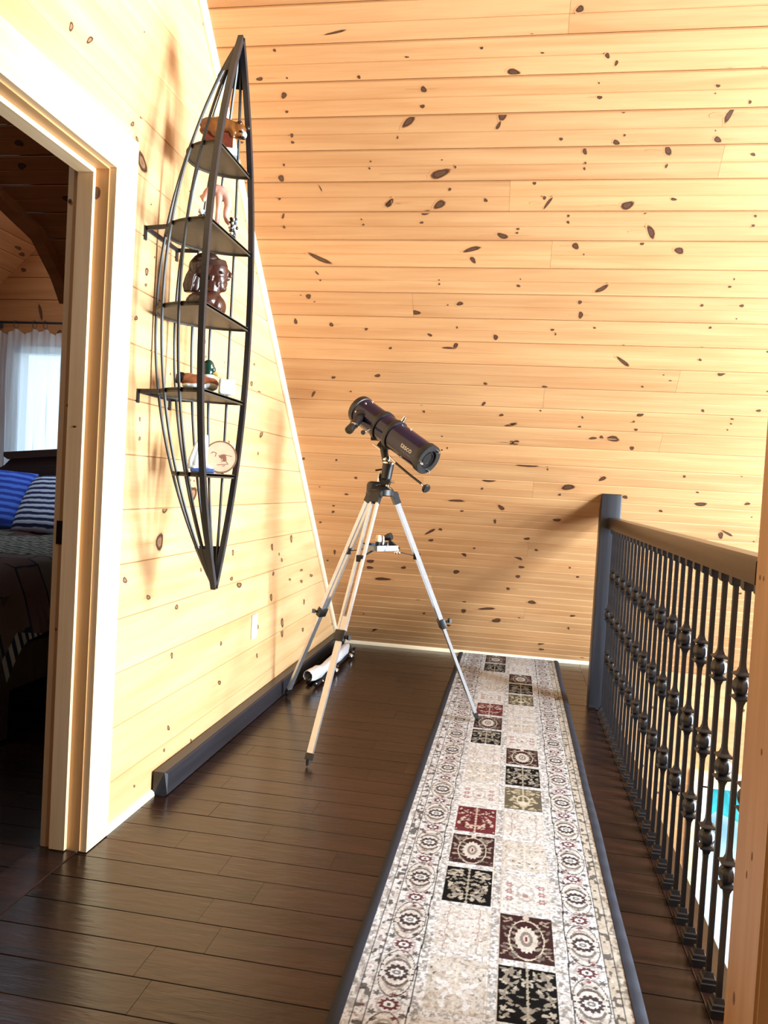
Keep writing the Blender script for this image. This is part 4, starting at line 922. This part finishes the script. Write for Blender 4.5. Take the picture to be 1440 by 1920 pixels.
# tripod head and legs
hb = MP(717, 930); part('hub', MB()._lathe(V((HUB.x, TY, hb.z)), V((0, 0, 1)), [(0, .052), (.004, .058), (.030, .058), (.040, .048), (.050, .030), (.058, .028)], 28), M_BLACK, TS)
b = MB(); b._lathe(MP(701, 918, TY), V((0, 0, 1)), [(-.02, .030), (-.012, .036), (.022, .036), (.034, .030), (.040, .018)], 24); part('motor_housing', b, M_BLACK, TS)
FEET = [on_z(575, 1438, 0.0), on_z(897, 1354, .010), on_z(533, 1306, 0.0)]
FEET[2].x = max(FEET[2].x, -1.150)
zh = hb.z + .008
for i, ftp in enumerate(FEET):
    d = V((ftp.x - HUB.x, ftp.y - TY, 0)).normalized(); top = V((HUB.x, TY, zh)) + d * .062; side = d.cross(V((0, 0, 1))).normalized()
    axis = (ftp - top).normalized(); outn = side.cross(axis).normalized(); Lg = (ftp - top).length; lk = .535
    lg = part('leg', MB(), M_ALU, TS) if False else None
    b = MB()
    for sg in (-1, 1): b.bar(top + side * sg * .0155 + axis * .02, top + side * sg * .0155 + axis * Lg * (lk + .01), .010, .020, up=outn)
    leg = part('leg', b, M_ALU, TS, smooth=False)
    part('lower_tube', MB().bar(top + axis * Lg * (lk - .05), top + axis * (Lg - .035), .026, .014, up=outn), M_ALU, leg, smooth=False)
    b = MB(); b.bar(top - axis * .012, top + axis * .045, .046, .030, up=outn); b.cyl(top - side * .027, top + side * .027, .017, n=16); part('hinge_block', b, M_BLACK, leg)
    b = MB(); b.bar(top + axis * Lg * lk, top + axis * (Lg * lk + .050), .048, .030, up=outn); bev(b, .004, 2); part('leg_lock', b, M_BLACK, leg)
    kp = top + axis * (Lg * lk + .028); ks = side if (i == 0) else (-side if i == 2 else outn)
    if i == 0 and side.x < 0: ks = -side
    if i == 2: ks = V((-1, -.2, .1)).normalized()
    b = MB(); b.cyl(kp + ks * .014, kp + ks * .036, .006, n=10); b.box(kp + ks * .042, (.012, .020, .020), Matrix.Rotation(.6, 3, 'Z')); part('thumb_screw', b, M_BLACK, leg)
    b = MB(); b.bar(top + axis * (Lg - .055), top + axis * (Lg - .028), .030, .018, up=outn); b.tube([top + axis * (Lg - .03), top + axis * (Lg - .014), ftp + V((0, 0, .0015)) - axis * .002], [.011, .008, .0028], 10); part('foot', b, M_BLACK, leg)
    bp = top + axis * Lg * .262 - outn * .004 * 0; b = MB(); b.box(bp, (.03, .03, .03)); part('spreader_bracket', b, M_BLACK, leg)
    tz = on_y(722, 1029, TY).z
    part('spreader_arm', MB().bar(V((HUB.x, TY, tz - .004)) + d * .05, bp, .012, .004), M_BLACK, TS, smooth=False)
# accessory tray
tz = on_y(722, 1029, TY).z
tri = []
for i, ftp in enumerate(FEET):
    d = V((ftp.x - HUB.x, ftp.y - TY, 0)).normalized()
    for sg in (-1, 1): tri.append(V((HUB.x, TY, tz)) + d * .088 + d.cross(V((0, 0, 1))) * sg * .03)
cc = sum(tri, V()) / 6; tri.sort(key=lambda p: math.atan2(p.y - cc.y, p.x - cc.x))
b = MB(); b.prism(tri, (0, 0, .003))
for k in range(6):
    p, q = tri[k], tri[(k + 1) % 6]; b.bar(p + V((0, 0, .006)), q + V((0, 0, .006)), .003, .024)
tray = part('accessory_tray', b, M_TRAY, TS, smooth=False)
b = MB(); b.ball(on_y(742, 1036, TY - .06), .008, 2); b.ball(on_y(742, 1036, TY - .06) + V((.014, 0, 0)), .008, 2); b.cyl(on_y(743, 1036, TY - .06) + V((0.006, 0, 0)), on_y(743, 1030, TY - .06) + V((.006, 0, 0)), .004, n=8); part('tray_wing_nut', b, M_CHROME, tray)
# loose eyepieces on the tray
zt = tz + .0035
def eyepiece(px, Y, r, h, lab, m1, m2):
    p = on_y(px, 1020, Y); e = thing('eyepiece', lab, 'eyepiece', (p.x, Y, zt), 'eyepieces on the tripod tray')
    part('barrel', MB()._lathe(V((p.x, Y, zt)), V((0, 0, 1)), [(0, r), (h * .5, r), (h * .52, r * .9)], 18), m1, e)
    part('eye_cup', MB()._lathe(V((p.x, Y, zt + h * .5)), V((0, 0, 1)), [(0, r * 1.05), (h * .3, r * 1.05), (h * .45, r * .85), (h * .5, r * .7)], 18), m2, e)
eyepiece(709, 3.63, .013, .062, 'black and cream eyepiece standing at the left of the tray', M_BLACK, plain('cream_cap', srgb(224, 206, 170), .4))
eyepiece(716, 3.66, .013, .058, 'chrome eyepiece standing in the middle of the tray', M_CHROME, M_CHROME)
eyepiece(725, 3.62, .010, .032, 'short chrome eyepiece at the front of the tray', M_CHROME, M_BLACK)
p = on_y(722, 1012, 3.69); fs = thing('finder_scope', 'small black finder scope lying across the eyepieces on tray', 'finder', (p.x, 3.69, zt))
b = MB(); q0 = V((p.x - .03, 3.71, zt + .035)); q1 = V((p.x + .032, 3.69, zt + .058)); b._lathe(q0, (q1 - q0).normalized(), [(0, .010), (.03, .012), (.045, .017), (.066, .018)], 18); part('barrel', b, M_BLACK, fs)
b = MB(); b.prism([(p.x + .02, 3.675, zt + .0005), (p.x + .075, 3.675, zt + .0005), (p.x + .02, 3.675, zt + .042)], (0, .03, 0)); part('bracket', b, M_BLACK, fs)

# ------------------------------------------------------------------ folded stand and bubble wrap on the floor in the corner
def FL_(x, y, z=.03): return on_z(x, y, z)
FT = thing('folded_stand', 'folded black tubular stand lying on the floor by the wall corner', 'stand', (-1.02, 4.8, 0))
for (a0, a1, r, z) in (((592, 1284), (662, 1218), .014, .016), ((578, 1280), (655, 1212), .014, .016), ((586, 1274), (652, 1208), .012, .045)):
    p, q = FL_(*a0, z), FL_(*a1, z); part('tube', MB().cyl(p, q, r, n=12), M_BLACK, FT)
for (x, y) in ((630, 1257), (658, 1230), (662, 1222)):
    p = FL_(x, y, .026); b = MB(); b.ball(p, (.018, .024, .020), 2); b.cyl(p + V((0, 0, .005)), p + V((.012, -.008, .03)), .007, n=10); part('clamp', b, M_CHROME if x < 660 else M_BLACK, FT)
for (x, y) in ((592, 1282), (604, 1277)):
    p = FL_(x, y, .018); part('rivet', MB().ball(p + V((.006, -.010, .004)), .008, 2), M_CHROME, FT)
t = NT('bubble_wrap'); co = t.n('TexCoord'); vr = t.n('TexVoronoi', i_Scale=90.0); t.l(co.outputs['Object'], vr.inputs[0]); t.b.inputs['Base Color'].default_value = (.80, .84, .92, 1); t.b.inputs['Roughness'].default_value = .25; t.b.inputs['Transmission Weight'].default_value = .25; t.bump(vr.outputs[0], .5, .004)
M_WRAP = t.m
b = MB(); P = [(577, 1268, .050, .030), (584, 1266, .050, .034), (596, 1260, .050, .034), (606, 1254, .052, .024), (616, 1246, .052, .026), (632, 1232, .054, .028), (644, 1220, .052, .030), (650, 1211, .050, .020)]
pts = [FL_(x, y, z + .022) for x, y, z, r in P]
n_ = 18; rings = []
for i, (p, (_, _, z, r)) in enumerate(zip(pts, P)):
    tt = (pts[min(i + 1, len(pts) - 1)] - pts[max(i - 1, 0)]).normalized(); sd = tt.cross(V((0, 0, 1))).normalized(); up2 = sd.cross(tt)
    ring = []
    for k in range(n_):
        a_ = -.9 + (math.pi + 1.8) * k / (n_ - 1); q = p + (sd * math.cos(a_) + up2 * math.sin(a_)) * r * (1 + .18 * mnoise.noise(V((i * 1.7, k * .6, 3)))) * V((1, 1, 1)).length / 1.732
        ring.append(b.bm.verts.new(q))
    rings.append(ring)
for r0, r1 in zip(rings, rings[1:]):
    for k in range(n_ - 1): b.bm.faces.new((r0[k], r0[k + 1], r1[k + 1], r1[k]))
bmesh.ops.subdivide_edges(b.bm, edges=b.bm.edges[:], cuts=1, use_grid_fill=True)
for v in b.bm.verts: v.co += mnoise.noise_vector(v.co * 28) * .004
bmesh.ops.solidify(b.bm, geom=b.bm.faces[:], thickness=.002)
wr = obj('bubble_wrap', b, M_WRAP); tag(wr, 'sheet of clear bubble wrap over the folded black stand', 'wrapping')

# ------------------------------------------------------------------ bedroom through the door
BY = 4.95; BZ = .0
b = MB(); b.bb(-5.2, -1.37, -1.0, 5.1, -.1, -.012); BF = struct('floor_bedroom', b, M_SUB)
for k in range(3, 16):
    y = 1.523 + FP * k; ends = [-3.0] + sorted(rnd.uniform(-2.6, -1.6) for _ in range(1)) + [-1.372]
    for a, c in zip(ends, ends[1:]): plank('floor_board', c - a, FP, .011, M_FLOOR, BF, Matrix.Translation((a, y, 0)), groove=.0016, depth=.0045, centre=False)
obj('far_boards', MB().bb(-5.2, -3.0, -1, 4.95, -.011, 0), M_FLOOR, BF); obj('near_boards', MB().bb(-3.0, -1.372, -1, 1.523 + 3 * FP - .001, -.011, 0), M_FLOOR, BF); obj('rear_boards', MB().bb(-3.0, -1.372, 1.523 + 16 * FP + .001, 4.95, -.011, 0), M_FLOOR, BF)
# window wall with a window
BX0, BX1, BZ0, BZ1 = -3.50, -2.60, 1.00, 1.985
b = MB(); 
for (x0, x1, z0, z1) in ((-5.2, BX0, -.1, 3.2), (BX1, -1.35, -.1, 3.2), (BX0, BX1, BZ1, 3.2), (BX0, BX1, -.1, BZ0)): b.bb(x0, x1, BY + .013, BY + .12, z0, z1)
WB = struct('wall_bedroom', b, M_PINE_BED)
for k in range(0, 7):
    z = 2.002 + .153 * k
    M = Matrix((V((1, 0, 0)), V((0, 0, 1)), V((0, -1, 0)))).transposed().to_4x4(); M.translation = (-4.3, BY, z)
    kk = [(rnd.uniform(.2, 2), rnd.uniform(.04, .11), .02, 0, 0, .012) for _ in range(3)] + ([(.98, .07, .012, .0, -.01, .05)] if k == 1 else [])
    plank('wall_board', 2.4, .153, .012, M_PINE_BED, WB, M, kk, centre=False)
b = MB()
for (x0, x1, z0, z1) in ((BX0, BX0 + .05, BZ0, BZ1), (BX1 - .05, BX1, BZ0, BZ1), (BX0, BX1, BZ0, BZ0 + .05), (BX0, BX1, BZ1 - .05, BZ1)): b.bb(x0, x1, BY - .01, BY + .08, z0, z1)
W1 = struct('window_1', b, M_WHITE); obj('pane', MB().bb(BX0 + .04, BX1 - .04, BY + .04, BY + .046, BZ0 + .04, BZ1 - .04), M_GLASS, W1)
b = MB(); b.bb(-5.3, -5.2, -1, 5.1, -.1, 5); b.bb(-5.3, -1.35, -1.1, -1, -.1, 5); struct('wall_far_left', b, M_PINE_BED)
# bedroom ceiling: main slope boards, dormer boards and the trim beam between them
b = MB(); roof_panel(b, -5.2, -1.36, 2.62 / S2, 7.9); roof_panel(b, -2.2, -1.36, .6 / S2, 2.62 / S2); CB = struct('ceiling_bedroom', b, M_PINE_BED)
beam = [(-60, 290), (0, 362), (76, 436), (113, 510), (130, 560)]
bw = [on_p(x, y, (0, ROOF, 0), N_ROOF) for x, y in beam]
for k in range(15, 30):
    u = U0 + PITCH_U * k; zc = (u + PITCH_U / 2) * S2
    xs = float(np.interp(zc, [p.z for p in bw][::-1], [p.x for p in bw][::-1])) - .02
    if zc > 2.62: xs = -3.6
    kk = [(rnd.uniform(.05, -1.36 - xs - .05), rnd.uniform(.03, .09), .018, 0, 0, .014) for _ in range(3)]
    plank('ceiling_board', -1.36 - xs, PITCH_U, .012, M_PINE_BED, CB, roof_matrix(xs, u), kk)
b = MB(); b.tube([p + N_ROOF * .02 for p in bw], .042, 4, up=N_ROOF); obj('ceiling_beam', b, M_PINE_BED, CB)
tb_ = math.atan2(.93, 1.0)
for k in range(7):
    s0 = -.55 + .1275 * k
    ex, ey = V((0, 1, 0)), V((math.cos(tb_), 0, math.sin(tb_))); ez = ex.cross(ey)
    M = Matrix((ex, ey, ez)).transposed().to_4x4(); p = V((-3.64, 0, 2.41)) + ey * (s0 + .16); M.translation = (p.x, 2.9, p.z)
    L0 = BY - 2.9
    kk = [(rnd.uniform(.8, L0 - .05), rnd.uniform(.03, .09), .03, 0, 0, .013) for _ in range(3)]
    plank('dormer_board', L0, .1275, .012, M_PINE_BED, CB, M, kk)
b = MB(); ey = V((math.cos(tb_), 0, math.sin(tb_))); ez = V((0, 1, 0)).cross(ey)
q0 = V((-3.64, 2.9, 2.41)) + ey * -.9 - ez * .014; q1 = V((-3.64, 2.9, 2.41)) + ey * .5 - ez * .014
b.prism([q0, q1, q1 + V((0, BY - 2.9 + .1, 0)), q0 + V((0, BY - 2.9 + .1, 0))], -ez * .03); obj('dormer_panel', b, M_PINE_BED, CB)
# curtain
CR = thing('curtain_rod', 'black curtain rod with rings above the bedroom window', 'curtain rod', (-3.3, BY - .09, 2.13))
part('rod', MB().cyl((-4.3, BY - .09, 2.132), (-2.3, BY - .09, 2.132), .008, n=10), M_IRON, CR)
part('rod_bracket', MB().bb(-3.62, -3.60, BY - .1, BY - .001, 2.11, 2.14), M_IRON, CR)
for x in (-3.75, -3.585, -3.44, -3.30, -3.22, -3.08, -2.95):
    b = MB(); rg = [V((x + .002 * math.sin(j), BY - .09 + .024 * math.cos(j * math.pi / 8), 2.120 + .026 * math.sin(j * math.pi / 8))) for j in range(17)]; b.tube(rg, .0022, 5, caps=False); part('ring', b, M_IRON, CR)
t = NT('sheer_fabric'); dfs = t.n('BsdfDiffuse'); dfs.inputs[0].default_value = (.85, .88, .92, 1); tl = t.n('BsdfTranslucent'); tl.inputs[0].default_value = (.85, .9, .97, 1); tr = t.n('BsdfTransparent')
m1 = t.n('MixShader'); m1.inputs[0].default_value = .55; t.l(dfs.outputs[0], m1.inputs[1]); t.l(tl.outputs[0], m1.inputs[2]); m2 = t.n('MixShader'); m2.inputs[0].default_value = .38; t.l(m1.outputs[0], m2.inputs[1]); t.l(tr.outputs[0], m2.inputs[2]); t.l(m2.outputs[0], t.t.nodes['Material Output'].inputs[0])
M_SHEER = t.m
b = MB(); nx_, nz_ = 110, 24; x0, x1 = -3.95, -2.9; grid = []
tops_ = [-3.95, -3.75, -3.585, -3.44, -3.30, -3.22, -3.08, -2.95]
for i in range(nx_ + 1):
    x = x0 + (x1 - x0) * i / nx_
    near = min(abs(x - q) for q in tops_); ztop = 2.092 - min(.05, near * .6)
    colv = []
    for j in range(nz_ + 1):
        z = ztop + (.72 - ztop) * j / nz_; f = .35 + .65 * min(1, j / 8)
        colv.append(b.bm.verts.new((x + .004 * math.sin(j * .5 + i), BY - .085 + .018 * math.sin(x * 62 + .6 * math.sin(j * .3)) * f + .008 * math.sin(x * 141), z)))
    grid.append(colv)
for i in range(nx_):
    for j in range(nz_): b.bm.faces.new((grid[i][j], grid[i + 1][j], grid[i + 1][j + 1], grid[i][j + 1]))
cu = obj('sheer_curtain', b, M_SHEER, ang=180); tag(cu, 'white sheer curtain hanging at the bedroom window', 'curtain')
# bed
BED = thing('bed', 'dark wooden bed with tall scrolled headboard under the bedroom window', 'bed', (-2.95, 3.85, 0))
def hb(x, y): return on_y(x, y, 4.78)
hbp = [hb(14, 861), hb(13, 848), hb(98, 840), hb(160, 838), hb(160, 1300), hb(-60, 1300), hb(-60, 884)]
prof = [hb(-60, 890), hb(-8, 881), hb(8, 872), hb(20, 860), hb(25, 856), hb(160, 852)]
low = [V((p.x, 4.78, .02)) for p in (prof[-1], prof[0])]
part('headboard', MB().prism([V((p.x, 4.78, p.z)) for p in prof] + low, (0, .035, 0)), M_BED, BED, smooth=False)
pa, pb = hb(12, 851), hb(160, 843); b = MB(); b.prism([(pa.x, 4.75, pa.z - .018), (pa.x + .03, 4.75, pa.z - .035), (pb.x, 4.75, pb.z - .035), (pb.x, 4.75, pb.z + .012), (pa.x, 4.75, pa.z + .012)], (0, .075, 0)); part('headboard_cap', b, M_BED, BED, smooth=False)
part('mattress', MB().bb(-3.8, -2.08, 2.95, 4.74, .36, .70), plain('mattress_cloth', srgb(60, 66, 90), .9), BED)
part('footboard', MB().bb(-3.85, -2.03, 2.86, 2.92, .02, .62), M_BED, BED)
part('side_rail', MB().bb(-2.07, -2.03, 2.92, 4.76, .22, .40), M_BED, BED)
def quilt_mat():
    t = NT('patchwork_quilt'); co = t.n('TexCoord'); br = t.n('TexBrick'); br.offset = .5; br.inputs['Scale'].default_value = 3.2; br.inputs['Brick Width'].default_value = .6; br.inputs['Row Height'].default_value = .5; br.inputs['Mortar Size'].default_value = .02
    br.inputs['Color1'].default_value = srgb(96, 40, 44); br.inputs['Color2'].default_value = srgb(112, 108, 92); br.inputs['Mortar'].default_value = srgb(20, 24, 44)
    t.l(co.outputs['Object'], br.inputs[0]); wv = t.n('TexWave', wave_type='BANDS', bands_direction='Y'); wv.inputs['Scale'].default_value = 9.0; t.l(co.outputs['Object'], wv.inputs[0])
    st = t.ramp(wv.outputs[0], [(.45, srgb(22, 26, 50)), (.55, srgb(170, 164, 146))]); vr = t.n('TexVoronoi'); vr.inputs['Scale'].default_value = 2.6; t.l(co.outputs['Object'], vr.inputs[0])
    sep = t.n('SeparateColor'); t.l(vr.outputs['Color'], sep.inputs[0]); f = t.math('GREATER_THAN', sep.outputs[0], .55)
    t.l(t.mix(f, br.outputs[0], st), t.b.inputs['Base Color']); t.b.inputs['Roughness'].default_value = .9
    nz = t.n('TexNoise', i_Scale=60.0); t.l(co.outputs['Object'], nz.inputs[0]); t.bump(nz.outputs[0], .4, .004); return t.m
b = MB(); nq = 40; g = []
for i in range(nq + 1):
    y = 2.80 + (4.55 - 2.80) * i / nq; rw = []
    for j in range(nq + 1):
        x = -3.92 + (-1.96 + 3.92) * j / nq
        z = .745 + .018 * mnoise.noise(V((x * 3, y * 3, 0))) + .006 * math.sin(x * 30) * math.sin(y * 30)
        if y < 2.95: z -= ((2.95 - y) / .15) ** 1.5 * .16
        if x > -2.08: z -= ((x + 2.08) / .12) ** 1.5 * .3
        if x < -3.80: z -= ((-3.80 - x) / .12) ** 1.5 * .3
        rw.append(b.bm.verts.new((x, y, z)))
    g.append(rw)
for i in range(nq):
    for j in range(nq): b.bm.faces.new((g[i][j], g[i][j + 1], g[i + 1][j + 1], g[i + 1][j]))
bmesh.ops.solidify(b.bm, geom=b.bm.faces[:], thickness=.03)
q = obj('patchwork_quilt', b, quilt_mat(), ang=180); tag(q, 'patchwork quilt with red, cream and striped patches on the bed', 'quilt')
def pillow(name, c, sx, sy, sz, rx, rz, m, lab):
    mb = MB(); n = 18; top, bot = [], []
    for s_, lst in ((1, top), (-1, bot)):
        for i in range(n + 1):
            row = []
            for j in range(n + 1):
                u, v = i / n * 2 - 1, j / n * 2 - 1; h = max(0, (1 - u ** 4) * (1 - v ** 4)) ** .6
                pinch = 1 - .06 * (1 - abs(u)) * 0
                row.append(mb.bm.verts.new((u * sx / 2 * (1 - .05 * v * v), v * sy / 2 * (1 - .05 * u * u), s_ * sz / 2 * h)))
            lst.append(row)
        for i in range(n):
            for j in range(n): f = (lst[i][j], lst[i + 1][j], lst[i + 1][j + 1], lst[i][j + 1]); mb.bm.faces.new(f if s_ > 0 else f[::-1])
    bmesh.ops.remove_doubles(mb.bm, verts=mb.bm.verts[:], dist=1e-5)
    o = obj(name, mb, m, ang=180, loc=c, rot=(rx, 0, rz)); return tag(o, lab, 'pillow', 'pillows on the bed')
def stripe_mat(name, c1, c2, sc, direction='Y', w=.5):
    t = NT(name); co = t.n('TexCoord'); wv = t.n('TexWave', wave_type='BANDS', bands_direction=direction); wv.inputs['Scale'].default_value = sc; wv.inputs['Distortion'].default_value = 1.2; wv.inputs['Detail Scale'].default_value = 2.0; t.l(co.outputs['Object'], wv.inputs[0])
    t.l(t.ramp(wv.outputs[0], [(w - .08, c1), (w + .08, c2)]), t.b.inputs['Base Color']); t.b.inputs['Roughness'].default_value = .9; t.bump(wv.outputs[0], .4, .006); return t.m
pillow('pillow', (-3.42, 4.53, .93), .70, .44, .17, math.radians(58), .12, stripe_mat('blue_ruffle', srgb(28, 52, 150), srgb(70, 110, 205), 7.0), 'blue ruffled pillow leaning on the headboard')
pillow('pillow', (-2.80, 4.49, .92), .60, .44, .16, math.radians(56), -.05, stripe_mat('navy_stripe', srgb(16, 24, 66), srgb(176, 184, 206), 8.5), 'navy and white striped pillow beside the door jamb')

# ------------------------------------------------------------------ outdoors seen through the windows: snow ground and dark spruces
b = MB(); b.bb(-30, 30, 12, 60, -6.3, -6.0); struct('ground', b, plain('snowy_ground', srgb(225, 240, 245), .9, 0, .1, .5))
M_SPR = plain('spruce_green', srgb(70, 190, 190), .9, 0, .3, 4)
for i, (x, y, hgt) in enumerate(((-9.5, 16, 8.4), (4.4, 18, 6.0), (6.2, 20, 7.0))):
    tr_ = thing('spruce_tree', ('blue green spruce outside the bedroom window', 'shorter spruce outside the lower window', 'taller spruce outside the lower window')[i], 'tree', (x, y, -6.0))
    part('trunk', MB().cyl((x, y, -6), (x, y, -6 + hgt * .3), .14, .1, 10), M_BED, tr_)
    b = MB()
    for k in range(7):
        f = k / 7; z = -6 + hgt * (.12 + .8 * f); r = hgt * .2 * (1 - f * .86)
        ringv = [b.bm.verts.new((x + r * (1 if j % 2 else .7) * math.cos(j * math.pi / 9), y + r * (1 if j % 2 else .7) * math.sin(j * math.pi / 9), z - (.12 if j % 2 else 0))) for j in range(18)]
        ap = b.bm.verts.new((x, y, z + hgt * .2))
        for j in range(18): b.bm.faces.new((ringv[j], ringv[(j + 1) % 18], ap))
    part('crown', b, M_SPR, tr_, smooth=False)
